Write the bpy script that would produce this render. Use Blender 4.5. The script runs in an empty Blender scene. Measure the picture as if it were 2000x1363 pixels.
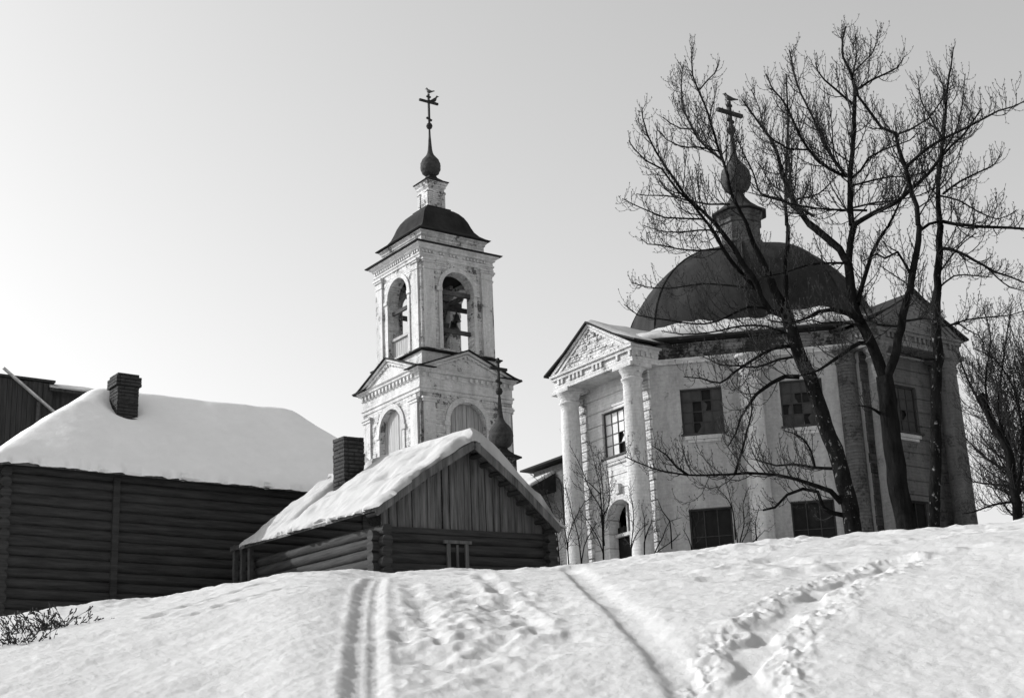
import bpy, bmesh, math, random, json
import numpy as np
from mathutils import Vector, Matrix, geometry
R = math.radians
sc = bpy.context.scene
COL = sc.collection

# ---------------------------------------------------------------- camera
PITCH, ROLL, FPX = R(17.625), R(2.572), 3059.3
cd = bpy.data.cameras.new('camera'); cam = bpy.data.objects.new('camera', cd); COL.objects.link(cam)
cd.sensor_width = 36.0; cd.lens = FPX * 36.0 / 2000.0
cd.shift_x = -0.0085; cd.shift_y = -0.01325
cd.clip_start = 0.1; cd.clip_end = 6000
fw = Vector((0, math.cos(PITCH), math.sin(PITCH))); up0 = Vector((0, -math.sin(PITCH), math.cos(PITCH))); rt0 = Vector((1, 0, 0))
rt = math.cos(ROLL) * rt0 - math.sin(ROLL) * up0; up = math.sin(ROLL) * rt0 + math.cos(ROLL) * up0
cam.matrix_world = Matrix(((rt.x, up.x, -fw.x, 0), (rt.y, up.y, -fw.y, 0), (rt.z, up.z, -fw.z, 0), (0, 0, 0, 1)))
sc.camera = cam

# ---------------------------------------------------------------- sky, sun, exposure
SUN_AZ, SUN_EL = R(-77.0), R(31.0)
SKY_STRENGTH, SUN_STRENGTH, EXPOSURE = 0.15, 2.9, 0.74
w = bpy.data.worlds.new('World'); sc.world = w; w.use_nodes = True
nt = w.node_tree; nt.nodes.clear()
sky = nt.nodes.new('ShaderNodeTexSky'); sky.sky_type = 'NISHITA'; sky.sun_disc = False
sky.sun_elevation = SUN_EL; sky.sun_rotation = SUN_AZ; sky.altitude = 100; sky.air_density = 1.0; sky.dust_density = 2.5; sky.ozone_density = 1.0
bw = nt.nodes.new('ShaderNodeVectorMath'); bw.operation = 'DOT_PRODUCT'; bw.inputs[1].default_value = (.22, .38, .40)   # blue-sensitive black-and-white film
bg = nt.nodes.new('ShaderNodeBackground'); bg.inputs['Strength'].default_value = SKY_STRENGTH
ow = nt.nodes.new('ShaderNodeOutputWorld')
nt.links.new(sky.outputs[0], bw.inputs[0]); nt.links.new(bw.outputs['Value'], bg.inputs['Color']); nt.links.new(bg.outputs[0], ow.inputs['Surface'])
sl = bpy.data.lights.new('sun', 'SUN'); sl.energy = SUN_STRENGTH; sl.angle = R(0.5); sl.color = (1, 1, 1)
so = bpy.data.objects.new('sun', sl); COL.objects.link(so)
sd = Vector((math.sin(SUN_AZ) * math.cos(SUN_EL), math.cos(SUN_AZ) * math.cos(SUN_EL), math.sin(SUN_EL)))
so.rotation_euler = (-sd).to_track_quat('-Z', 'Y').to_euler()
sc.view_settings.view_transform = 'Standard'; sc.view_settings.look = 'None'
sc.view_settings.exposure = EXPOSURE; sc.view_settings.gamma = 1.0

# ---------------------------------------------------------------- helpers
def tag(o, label=None, cat=None, group=None, kind=None):
    if label: o['label'] = label
    if cat: o['category'] = cat
    if group: o['group'] = group
    if kind: o['kind'] = kind
    return o

def empty(name, loc=(0, 0, 0), rz=0.0):
    o = bpy.data.objects.new(name, None); COL.objects.link(o)
    o.location = loc; o.rotation_euler = (0, 0, rz); o.empty_display_size = .3
    return o

class MB:
    def __init__(s): s.v = []; s.f = []
    def add(s, vs, fs):
        n = len(s.v); s.v += [tuple(v) for v in vs]; s.f += [tuple(i + n for i in f) for f in fs]
    def box(s, x0, x1, y0, y1, z0, z1):
        s.add([(x, y, z) for z in (z0, z1) for x, y in ((x0, y0), (x1, y0), (x1, y1), (x0, y1))],
              [(3, 2, 1, 0), (4, 5, 6, 7), (0, 1, 5, 4), (1, 2, 6, 5), (2, 3, 7, 6), (3, 0, 4, 7)])
    def bar(s, a, b, wd, h, side=(0, 0, 1)):
        a = Vector(a); b = Vector(b); t = (b - a).normalized(); u = Vector(side)
        if abs(t.dot(u)) > .98: u = Vector((1, 0, 0))
        l = t.cross(u).normalized() * wd / 2; u = l.cross(t).normalized() * h / 2
        s.add([p + i * l + j * u for p in (a, b) for i, j in ((-1, -1), (1, -1), (1, 1), (-1, 1))],
              [(3, 2, 1, 0), (4, 5, 6, 7), (0, 1, 5, 4), (1, 2, 6, 5), (2, 3, 7, 6), (3, 0, 4, 7)])
    def rings(s, rs, cap0=True, cap1=True):
        n = len(rs[0]); m = len(rs); vs = [p for r in rs for p in r]; fs = []
        for i in range(m - 1):
            for j in range(n):
                k = (j + 1) % n; fs.append((i * n + j, i * n + k, (i + 1) * n + k, (i + 1) * n + j))
        if cap0: fs.append(tuple(reversed(range(n))))
        if cap1: fs.append(tuple(range((m - 1) * n, m * n)))
        s.add(vs, fs)
    def lathe(s, prof, n=24, c=(0, 0), cap0=True, cap1=True, mod=None):
        rs = []
        for r, z in prof:
            rs.append([(c[0] + (r * (mod(2 * math.pi * j / n, z) if mod else 1)) * math.cos(2 * math.pi * j / n),
                        c[1] + (r * (mod(2 * math.pi * j / n, z) if mod else 1)) * math.sin(2 * math.pi * j / n), z) for j in range(n)])
        s.rings(rs, cap0, cap1)
    def tube(s, pts, rad, n=6):
        pts = [Vector(p) for p in pts]; rs = []; u = None
        for i, p in enumerate(pts):
            t = (pts[min(i + 1, len(pts) - 1)] - pts[max(i - 1, 0)])
            if t.length < 1e-9: t = Vector((0, 0, 1))
            t.normalize()
            if u is None: u = t.orthogonal().normalized()
            u = (u - t * u.dot(t)); u = u.normalized() if u.length > 1e-6 else t.orthogonal().normalized()
            v = t.cross(u); r = rad[i] if isinstance(rad, (list, tuple)) else rad
            rs.append([p + r * (math.cos(2 * math.pi * j / n) * u + math.sin(2 * math.pi * j / n) * v) for j in range(n)])
        s.rings(rs)
    def plate(s, fr, outer, holes, depth, back=True):
        # fr(u,v,w)->3D ; w is outward; front face w=0, back w=-depth
        loops = [outer] + holes; flat = [p for l in loops for p in l]
        tris = geometry.tessellate_polygon([[Vector((p[0], p[1], 0)) for p in l] for l in loops])
        n = len(flat)
        vs = [fr(p[0], p[1], 0) for p in flat] + [fr(p[0], p[1], -depth) for p in flat]
        fs = [tuple(t) for t in tris]
        if back: fs += [tuple(i + n for i in reversed(t)) for t in tris]
        k = 0
        for l in loops:
            m = len(l)
            for i in range(m):
                a = k + i; b = k + (i + 1) % m; fs.append((a, b, b + n, a + n))
            k += m
        s.add(vs, fs)
    def build(s, name, mat, parent=None, smooth=False, angle=None, recalc=True):
        me = bpy.data.meshes.new(name); me.from_pydata([tuple(v) for v in s.v], [], s.f)
        if recalc:
            bm = bmesh.new(); bm.from_mesh(me); bmesh.ops.recalc_face_normals(bm, faces=bm.faces); bm.to_mesh(me); bm.free()
        me.materials.append(mat)
        if smooth: me.polygons.foreach_set('use_smooth', [True] * len(me.polygons))
        if angle is not None and smooth: me.set_sharp_from_angle(angle=angle)
        o = bpy.data.objects.new(name, me); COL.objects.link(o)
        if parent: o.parent = parent
        return o

def arc_pts(cx, cz, r, a0, a1, n):
    return [(cx + r * math.cos(a0 + (a1 - a0) * i / n), cz + r * math.sin(a0 + (a1 - a0) * i / n)) for i in range(n + 1)]
def arch(cx, hw, z0, zs, n=14):           # arched outline, counter-clockwise
    return [(cx - hw, z0), (cx + hw, z0)] + arc_pts(cx, zs, hw, 0, math.pi, n)
def rect(x0, x1, z0, z1): return [(x0, z0), (x1, z0), (x1, z1), (x0, z1)]
def offpoly(poly, o):
    n = len(poly); out = []
    for i in range(n):
        p0 = Vector(poly[i - 1]); p1 = Vector(poly[i]); p2 = Vector(poly[(i + 1) % n])
        d1 = (p1 - p0).normalized(); d2 = (p2 - p1).normalized()
        n1 = Vector((d1.y, -d1.x)); n2 = Vector((d2.y, -d2.x)); k = 1 + n1.dot(n2)
        q = p1 + (n1 + n2) * (o / k); out.append((q.x, q.y))
    return out
def square(h): return [(-h, -h), (h, -h), (h, h), (-h, h)]
def moulding(mb, poly, prof):
    mb.rings([[(p[0], p[1], z) for p in offpoly(poly, o)] for o, z in prof])
def face_frame(poly, i):
    a = Vector(poly[i]); b = Vector(poly[(i + 1) % len(poly)]); t = (b - a).normalized(); nrm = Vector((t.y, -t.x)); c = (a + b) / 2
    return (lambda u, v, w: (c.x + t.x * u + nrm.x * w, c.y + t.y * u + nrm.y * w, v)), (b - a).length / 2
def fbox(mb, fr, u0, u1, z0, z1, w0, w1):
    mb.add([fr(u, z, w_) for z in (z0, z1) for u, w_ in ((u0, w0), (u1, w0), (u1, w1), (u0, w1))],
           [(3, 2, 1, 0), (4, 5, 6, 7), (0, 1, 5, 4), (1, 2, 6, 5), (2, 3, 7, 6), (3, 0, 4, 7)])
def dentils(mb, fr, u0, u1, z0, z1, w0, w1, wd, pitch, rng=None, missing=0.0):
    n = max(1, int((u1 - u0) / pitch)); p = (u1 - u0) / n
    for i in range(n):
        if rng and rng.random() < missing: continue
        u = u0 + p * (i + .5); fbox(mb, fr, u - wd / 2, u + wd / 2, z0, z1, w0, w1)

# value noise -----------------------------------------------------
_P = np.random.RandomState(7).rand(256, 256).astype(np.float64)
def vnoise(x, y):
    x = np.asarray(x, float); y = np.asarray(y, float)
    xi = np.floor(x).astype(int); yi = np.floor(y).astype(int); fx = x - xi; fy = y - yi
    fx = fx * fx * (3 - 2 * fx); fy = fy * fy * (3 - 2 * fy)
    a = _P[xi & 255, yi & 255]; b = _P[(xi + 1) & 255, yi & 255]; c = _P[xi & 255, (yi + 1) & 255]; d = _P[(xi + 1) & 255, (yi + 1) & 255]
    return (a * (1 - fx) + b * fx) * (1 - fy) + (c * (1 - fx) + d * fx) * fy - .5
def fbm(x, y, o=4, g=.5):
    s = 0; a = 1
    for i in range(o): s = s + a * vnoise(x * 2 ** i + 17.3 * i, y * 2 ** i + 5.1 * i); a *= g
    return s

# ---------------------------------------------------------------- materials
def nn(nt, t, **kw):
    n = nt.nodes.new(t)
    for k, v in kw.items():
        if k in n.inputs: n.inputs[k].default_value = v
        else: setattr(n, k, v)
    return n
def new_mat(name, rough=.8, spec=.3):
    m = bpy.data.materials.new(name); m.use_nodes = True; nt = m.node_tree
    b = nt.nodes['Principled BSDF']; b.inputs['Roughness'].default_value = rough; b.inputs['Specular IOR Level'].default_value = spec
    return m, nt, b
def g(v): return (v, v, v, 1)
def ramp(nt, fac, stops):
    r = nt.nodes.new('ShaderNodeValToRGB'); e = r.color_ramp.elements
    while len(e) < len(stops): e.new(.5)
    for i, (p, v) in enumerate(stops): e[i].position = p; e[i].color = g(v)
    nt.links.new(fac, r.inputs[0]); return r.outputs[0]
def noise(nt, vec, scale, detail=5, rough=.6, dist=0.0):
    n = nn(nt, 'ShaderNodeTexNoise', Scale=scale, Detail=detail, Roughness=rough, Distortion=dist)
    if vec is not None: nt.links.new(vec, n.inputs['Vector'])
    return n.outputs['Fac']
def mixc(nt, fac, a, b, mode='MIX'):
    m = nt.nodes.new('ShaderNodeMix'); m.data_type = 'RGBA'; m.blend_type = mode
    if isinstance(fac, (int, float)): m.inputs[0].default_value = fac
    else: nt.links.new(fac, m.inputs[0])
    for s, v in ((6, a), (7, b)):
        if isinstance(v, (int, float)): m.inputs[s].default_value = g(v)
        else: nt.links.new(v, m.inputs[s])
    return m.outputs[2]
def mth(nt, op, a, b=None, c=None):
    m = nt.nodes.new('ShaderNodeMath'); m.operation = op
    for i, v in enumerate((a, b, c)):
        if v is None: continue
        if isinstance(v, (int, float)): m.inputs[i].default_value = v
        else: nt.links.new(v, m.inputs[i])
    return m.outputs[0]
def bump(nt, b, h, strength=.5, dist=.02, prev=None):
    n = nn(nt, 'ShaderNodeBump', Strength=strength, Distance=dist); nt.links.new(h, n.inputs['Height'])
    if prev is not None: nt.links.new(prev, n.inputs['Normal'])
    nt.links.new(n.outputs[0], b.inputs['Normal']); return n.outputs[0]
def wallcoord(nt):      # (distance along the wall, height, 0) for any upright wall
    ge = nt.nodes.new('ShaderNodeNewGeometry')
    cr = nt.nodes.new('ShaderNodeVectorMath'); cr.operation = 'CROSS_PRODUCT'; cr.inputs[0].default_value = (0, 0, 1); nt.links.new(ge.outputs['True Normal'], cr.inputs[1])
    no = nt.nodes.new('ShaderNodeVectorMath'); no.operation = 'NORMALIZE'; nt.links.new(cr.outputs[0], no.inputs[0])
    dt = nt.nodes.new('ShaderNodeVectorMath'); dt.operation = 'DOT_PRODUCT'; nt.links.new(no.outputs[0], dt.inputs[0]); nt.links.new(ge.outputs['Position'], dt.inputs[1])
    sp = nt.nodes.new('ShaderNodeSeparateXYZ'); nt.links.new(ge.outputs['Position'], sp.inputs[0])
    cb = nt.nodes.new('ShaderNodeCombineXYZ'); nt.links.new(dt.outputs['Value'], cb.inputs[0]); nt.links.new(sp.outputs[2], cb.inputs[1])
    return cb.outputs[0], ge.outputs['Position'], sp.outputs[2]
def mapping(nt, vec, sc_):
    m = nt.nodes.new('ShaderNodeMapping'); m.inputs['Scale'].default_value = sc_; nt.links.new(vec, m.inputs[0]); return m.outputs[0]

def wall_mat(name, paint=.66, bare=.2, amount=.5, brick=.6, courses=None, stain=.5, soft=.1):
    m, nt, b = new_mat(name, .9, .15)
    uv, pos, z = wallcoord(nt)
    wob = nn(nt, 'ShaderNodeTexNoise', Scale=3.0, Detail=2.0); nt.links.new(pos, wob.inputs['Vector'])
    uv2 = nt.nodes.new('ShaderNodeVectorMath'); uv2.operation = 'MULTIPLY_ADD'; nt.links.new(wob.outputs['Color'], uv2.inputs[0]); uv2.inputs[1].default_value = (.03, .03, 0); nt.links.new(uv, uv2.inputs[2])
    bt = nn(nt, 'ShaderNodeTexBrick'); nt.links.new(uv2.outputs[0], bt.inputs['Vector'])
    bt.inputs['Scale'].default_value = 1; bt.inputs['Brick Width'].default_value = .28; bt.inputs['Row Height'].default_value = .095; bt.inputs['Mortar Size'].default_value = .014; bt.inputs['Mortar Smooth'].default_value = .6
    bt.inputs['Color1'].default_value = g(1); bt.inputs['Color2'].default_value = g(.72); bt.inputs['Mortar'].default_value = g(.55)
    n1 = noise(nt, pos, 1.3, 8, .72); n2 = noise(nt, pos, 9, 6, .7); n3 = noise(nt, mapping(nt, pos, (2.2, 2.2, .35)), 1.0, 6, .7)
    f = mth(nt, 'ADD', n1, mth(nt, 'MULTIPLY', mth(nt, 'SUBTRACT', n2, .5), .55))
    bare_f = ramp(nt, f, [(amount, 0), (amount + soft, 1)])
    brickc = mixc(nt, 1.0, bt.outputs['Color'], bare, 'MULTIPLY')
    paintc = mixc(nt, .5 * brick, paint, mixc(nt, 1.0, bt.outputs['Color'], paint, 'MULTIPLY'))
    paintc = mixc(nt, .55, paintc, mixc(nt, 1.0, ramp(nt, n2, [(.3, .55), (.7, 1.12)]), paintc, 'MULTIPLY'))
    c = mixc(nt, bare_f, paintc, brickc)
    st = ramp(nt, n3, [(.38, 1), (.72, 1 - stain)])
    c = mixc(nt, 1.0, c, st, 'MULTIPLY')
    n4 = noise(nt, mapping(nt, pos, (.9, .9, 11)), 1.0, 4, .7); c = mixc(nt, min(.75, .75 * brick) if brick > .5 else .08, c, mixc(nt, 1.0, c, ramp(nt, n4, [(.35, .62), (.62, 1.15)]), 'MULTIPLY'))
    h = mth(nt, 'ADD', mth(nt, 'MULTIPLY', bt.outputs['Fac'], -brick), mth(nt, 'MULTIPLY', bare_f, -.35)); h = mth(nt, 'ADD', h, mth(nt, 'MULTIPLY', n2, .8))
    if courses:
        fz = mth(nt, 'FRACT', mth(nt, 'DIVIDE', mth(nt, 'ADD', z, mth(nt, 'MULTIPLY', mth(nt, 'SUBTRACT', n1, .5), .04)), courses))
        gr = ramp(nt, fz, [(0, 0), (.06, 1), (.94, 1), (1, 0)])
        h = mth(nt, 'ADD', h, mth(nt, 'MULTIPLY', gr, 1.6)); c = mixc(nt, 1.0, c, ramp(nt, gr, [(0, .62), (.8, 1)]), 'MULTIPLY')
    nt.links.new(c, b.inputs['Base Color']); bump(nt, b, h, .9, .02)
    return m
def plain_mat(name, lo, hi, scale=3, rough=.8, spec=.25, bstr=.3, stretch=(1, 1, 1), bscale=None, bdist=.02):
    m, nt, b = new_mat(name, rough, spec)
    tc = nt.nodes.new('ShaderNodeTexCoord'); v = mapping(nt, tc.outputs['Object'], stretch)
    n1 = noise(nt, v, scale, 7, .68); nt.links.new(ramp(nt, n1, [(.3, lo), (.7, hi)]), b.inputs['Base Color'])
    n2 = noise(nt, v, bscale or scale * 4, 6, .7); bump(nt, b, n2, bstr, bdist)
    return m
def snow_mat(name, v=.84, fine=30, s1=.35):
    m, nt, b = new_mat(name, .85, .1)
    ge = nt.nodes.new('ShaderNodeNewGeometry'); p = ge.outputs['Position']
    n1 = noise(nt, p, fine, 7, .75); n2 = noise(nt, mapping(nt, p, (1, .55, 1)), 4, 6, .65)
    nt.links.new(ramp(nt, n2, [(.3, v * .95), (.7, v)]), b.inputs['Base Color'])
    h = mth(nt, 'ADD', n1, mth(nt, 'MULTIPLY', n2, 2.0)); bump(nt, b, h, s1, .03)
    return m
M = {}
M['snow'] = snow_mat('snow', .45, 34, .35)
M['roof_snow'] = snow_mat('roof_snow', .40, 14, .3)
M['shade_lifted_snow'] = snow_mat('shade_lifted_roof_snow', .80, 9, .25)  # lighter snow copy, its colour lifts the roof slope turned from the sun
M['tower_wall'] = wall_mat('whitewashed_brick', .70, .17, .54, 1.0, stain=.5, soft=.06)
M['worn_shaded_wall'] = wall_mat('worn_shaded_brick', .14, .07, .50, .9, stain=.5, soft=.08)  # patchy brick on the lantern drum, painted shade on piers and half columns
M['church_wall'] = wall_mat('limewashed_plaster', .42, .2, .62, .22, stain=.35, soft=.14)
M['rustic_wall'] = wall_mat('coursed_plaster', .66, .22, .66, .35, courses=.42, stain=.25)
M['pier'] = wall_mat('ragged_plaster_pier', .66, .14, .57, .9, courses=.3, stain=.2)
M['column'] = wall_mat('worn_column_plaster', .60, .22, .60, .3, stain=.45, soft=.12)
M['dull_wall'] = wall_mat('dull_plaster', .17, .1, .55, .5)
M['shaded_course'] = wall_mat('shaded_coursed_plaster', .16, .08, .55, .4, courses=.42, stain=.4)  # darker copy of the coursed plaster, right portico's shade put into its colour
M['shaded_column'] = wall_mat('shaded_column_plaster', .17, .09, .55, .4, stain=.45)  # column plaster darkened to paint in the shade of the right portico
M['bare_brick'] = wall_mat('bare_brick', .26, .05, .44, .9, stain=.5, soft=.05)
M['trim'] = wall_mat('plaster_trim', .60, .18, .60, .4, stain=.4)
M['chimney_brick'] = wall_mat('sooty_brick', .06, .03, .5, 1.6, stain=.3)
M['iron'] = plain_mat('sheet_iron', .010, .03, 2.2, .9, .12, .2)
M['dome_iron'] = plain_mat('dome_iron', .008, .030, 1.6, .95, .1, .45, (1, 1, .45), bscale=4)
M['onion'] = plain_mat('weathered_shingle', .02, .06, 6, .9, .15, .4)
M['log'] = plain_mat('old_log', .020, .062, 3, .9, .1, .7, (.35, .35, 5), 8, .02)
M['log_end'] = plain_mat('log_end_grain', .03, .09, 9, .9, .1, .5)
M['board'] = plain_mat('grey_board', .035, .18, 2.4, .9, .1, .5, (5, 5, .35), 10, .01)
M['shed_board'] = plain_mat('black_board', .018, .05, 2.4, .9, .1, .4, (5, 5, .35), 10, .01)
M['niche_board'] = plain_mat('pale_board', .2, .42, 3, .9, .1, .5, (6, 6, .3), 10, .01)
M['beam'] = plain_mat('beam_wood', .03, .09, 4, .9, .1, .4)
M['pale_trim'] = plain_mat('pale_trim', .22, .5, 5, .8, .2, .3)
M['frame_dark'] = plain_mat('dark_frame', .02, .045, 6, .7, .3, .3)
M['glass'] = plain_mat('dusty_glass', .032, .06, 2.5, .6, .15, .1)
M['interior_shade'] = plain_mat('interior_shade', .018, .03, 3, .95, .05, .2)  # colour stands in for the dim church interior seen through broken panes
M['glass_dark'] = plain_mat('sooty_glass', .008, .02, 2.5, .7, .1, .1)
M['glass_lit'] = plain_mat('sunlit_glass', .38, .55, 3, .35, .5, .05)  # pale colour paints the sun's reflection on the left portico panes
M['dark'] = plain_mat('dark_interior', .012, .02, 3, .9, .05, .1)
M['bark'] = plain_mat('bark', .004, .020, 9, 1, .0, 1.0, (1, 1, .22), 26, .06)
M['bark_pale'] = plain_mat('patchy_bark', .005, .022, 6, 1, .0, 1.0, (1, 1, .3), 22, .06)
_nt = M['bark_pale'].node_tree; _b = _nt.nodes['Principled BSDF']; _src = _b.inputs['Base Color'].links[0].from_socket
_tc = _nt.nodes.new('ShaderNodeTexCoord'); _f = ramp(_nt, noise(_nt, mapping(_nt, _tc.outputs['Object'], (1, 1, .8)), 11, 4, .75), [(.60, 0), (.66, 1)])
_nt.links.new(mixc(_nt, _f, _src, .22), _b.inputs['Base Color'])
M['twig'] = plain_mat('twig_bark', .016, .03, 6, .9, .1, .2)
M['bell'] = plain_mat('bell_bronze', .03, .06, 6, .4, .5, .1); M['bell'].node_tree.nodes['Principled BSDF'].inputs['Metallic'].default_value = .7
M['feather'] = plain_mat('crow_feather', .015, .03, 20, .6, .3, .2)
M['cross'] = plain_mat('cross_iron', .012, .03, 9, .8, .15, .2)

# ---------------------------------------------------------------- the snow hill
EAZ = np.radians([-60, -30, -22, -18.74, -17.7, -13.58, -10.72, -9.3, -8.16, -7.0, -5.57, -2.58, .43, 3.81, 8.67, 12.33, 15.9, 17.12, 19.36, 30, 60])
EVL = np.array([.06, .105, .127, .1372, .1402, .1492, .1566, .1618, .1650, .1640, .1612, .1618, .1618, .1640, .1682, .1696, .1698, .1700, .1707, .172, .15])
DC = 17.0
def crest(az):
    b = sum(np.interp(az + math.radians(o), EAZ, EVL) * w_ for o, w_ in ((-1.2, .1), (-.8, .15), (-.4, .16), (0, .18), (.4, .16), (.8, .15), (1.2, .1)))
    back = np.clip((np.abs(az) - math.radians(60)) / math.radians(80), 0, 1)
    return b * (1 - back) - .12 * back
def base_z(x, y):
    d = np.hypot(x, y) + 1e-6; az = np.arctan2(x, y); E = crest(az)
    near = E * d - 1.6 * (1 - d / DC) ** 2
    far = E * DC + (E - .009) * (np.minimum(d, 47.0) - DC) - .4 * (1 - np.exp(-np.maximum(d - DC, 0) / 9.0)) * .5
    far = far - np.maximum(d - 60, 0) * .01 * (d < 400) - 3.4 * (d >= 400)
    return np.where(d < DC, near, far)
TRACKS = json.loads('''{"ski": [[[-0.692, 6.413], [-0.782, 7.288], [-0.882, 8.273], [-1.029, 9.736], [-1.207, 11.658], [-1.464, 14.768]]], "rutB": [[[0.668, 6.043], [0.65, 6.849], [0.611, 7.756], [0.565, 8.842], [0.479, 10.509], [0.403, 12.734], [0.374, 15.285]]], "trench": [[[0.762, 6.163], [1.016, 7.441], [1.188, 8.053], [1.443, 8.671], [1.755, 9.459], [2.112, 10.091], [2.547, 10.927]]], "lumpc": [[[-0.708, 8.3], [-0.554, 9.955], [-0.238, 8.847], [0.016, 8.38], [-0.83, 12.783], [-0.406, 11.363]]], "small": [[[0.032, 8.66], [-0.138, 10.439], [-0.442, 13.783]], [[-0.507, 8.525], [-0.743, 10.343], [-1.007, 12.911]], [[-2.323, 10.803], [-2.145, 11.542], [-1.911, 12.211]], [[-2.669, 11.073], [-2.651, 13.105], [-2.438, 14.375]]], "bush": [[[-3.645, 11.779], [-3.535, 12.052], [-3.898, 13.582], [-3.177, 10.5]]]}''')
def seg_dist(x, y, pl):
    best = np.full(x.shape, 1e9); sgn = np.zeros(x.shape); tt = np.zeros(x.shape)
    for i in range(len(pl) - 1):
        ax, ay = pl[i]; bx, by = pl[i + 1]; dx, dy = bx - ax, by - ay; L2 = dx * dx + dy * dy
        t = np.clip(((x - ax) * dx + (y - ay) * dy) / L2, 0, 1); qx = x - ax - t * dx; qy = y - ay - t * dy
        d = np.hypot(qx, qy); m = d < best; best = np.where(m, d, best); sgn = np.where(m, np.sign(dx * qy - dy * qx), sgn); tt = np.where(m, i + t, tt)
    return best, sgn, tt
def ground_z(x, y, fine=True):
    x = np.asarray(x, float); y = np.asarray(y, float); z = base_z(x, y); d = np.hypot(x, y)
    az = np.arctan2(x, y)
    amp = np.clip(d / 8, 0, 1)
    z = z + .05 * fbm(x * .45, y * .45, 3) * amp * np.clip(30 / np.maximum(d, 1), 0, 1)
    if not fine: return z
    near = np.clip((30 - d) / 8, 0, 1)
    # wind crust and clods
    z = z + near * (.020 * fbm(x * 2.1, y * 1.3, 4, .55) + .007 * fbm(x * 9, y * 6, 3, .6) + .004 * fbm(x * 26, y * 18, 2, .6))
    cl = np.clip(fbm(x * 1.1 + 40, y * .9, 3) * 3.2 + .1, 0, 1)
    rgt = np.clip((az - math.radians(2)) / math.radians(5), 0, 1) * np.clip((d - 8.5) / 3, 0, 1)
    n = fbm(x * 3.6, y * 2.6, 3, .5)
    z = z + near * rgt * cl * .06 * n
    cdist = np.exp(-(((x + .35) / .55) ** 2 + ((y - 9.6) / 2.6) ** 2) ** 1.5)     # trampled patch in the middle
    rid = lambda a, b_: .5 - np.abs(fbm(a, b_, 3, .55)) * 2.2           # broken crust: sharp crests
    z = z + near * cdist * (.045 * fbm(x * 5.5, y * 3.2, 3, .5) - .01 + .030 * rid(x * 4.2, y * 2.6))
    z = z + near * rgt * cl * .022 * rid(x * 3.1 + 9, y * 2.2)
    z = z + near * .05 * np.exp(-((d - 16.5) / 2.2) ** 2) * fbm(x * 2.6, y * 1.8, 4, .6)
    # ski pair, rut, trench of footprints, small tracks
    for pl in TRACKS['ski']:
        b, s, t = seg_dist(x, y, pl); b = b + .012 * vnoise(x * 6, y * 6)
        z = z - .006 * near * (np.exp(-((b * s - .042) / .030) ** 4) + np.exp(-((b * s + .042) / .026) ** 4)) - .017 * near * np.exp(-(b / .10) ** 4)
        z = z + .008 * near * np.exp(-((b - .12) / .035) ** 2)
    for pl in TRACKS['rutB']:
        b, s, t = seg_dist(x, y, pl); b = np.abs(b + .015 * vnoise(x * 5, y * 5))
        z = z - .036 * near * np.where(s > 0, np.exp(-(b / .085) ** 4), np.exp(-(b / .11) ** 2.5)) + .006 * near * vnoise(x * 16, y * 12) * np.exp(-(b / .16) ** 2) * (.6 + vnoise(x * 7, y * 7))
    for pl in TRACKS['trench']:
        b, s, t = seg_dist(x, y, pl); w_ = .10 + .05 * np.sin(t * 6.5); b = b + .03 * vnoise(x * 5, y * 5)
        z = z - .045 * near * np.exp(-(b / w_) ** 4) * (.8 + .25 * np.sin(t * 9)) + near * np.exp(-((b - .2) / .09) ** 2) * .05 * (rid(x * 9, y * 7) - .25) * .6 + .012 * near * np.exp(-((b - .2) / .07) ** 2) * (.5 + 1.5 * vnoise(x * 6, y * 6))
    for pl in TRACKS['small']:
        b, s, t = seg_dist(x, y, pl); b = b + .03 * vnoise(x * 4, y * 4)
        z = z - .022 * near * np.exp(-(b / .05) ** 2) * (.6 + .6 * np.sin(t * 14)) + .008 * near * np.exp(-((b - .11) / .04) ** 2)
    return z
def gz(x, y): return float(ground_z(np.array([x]), np.array([y]), False)[0])

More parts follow.
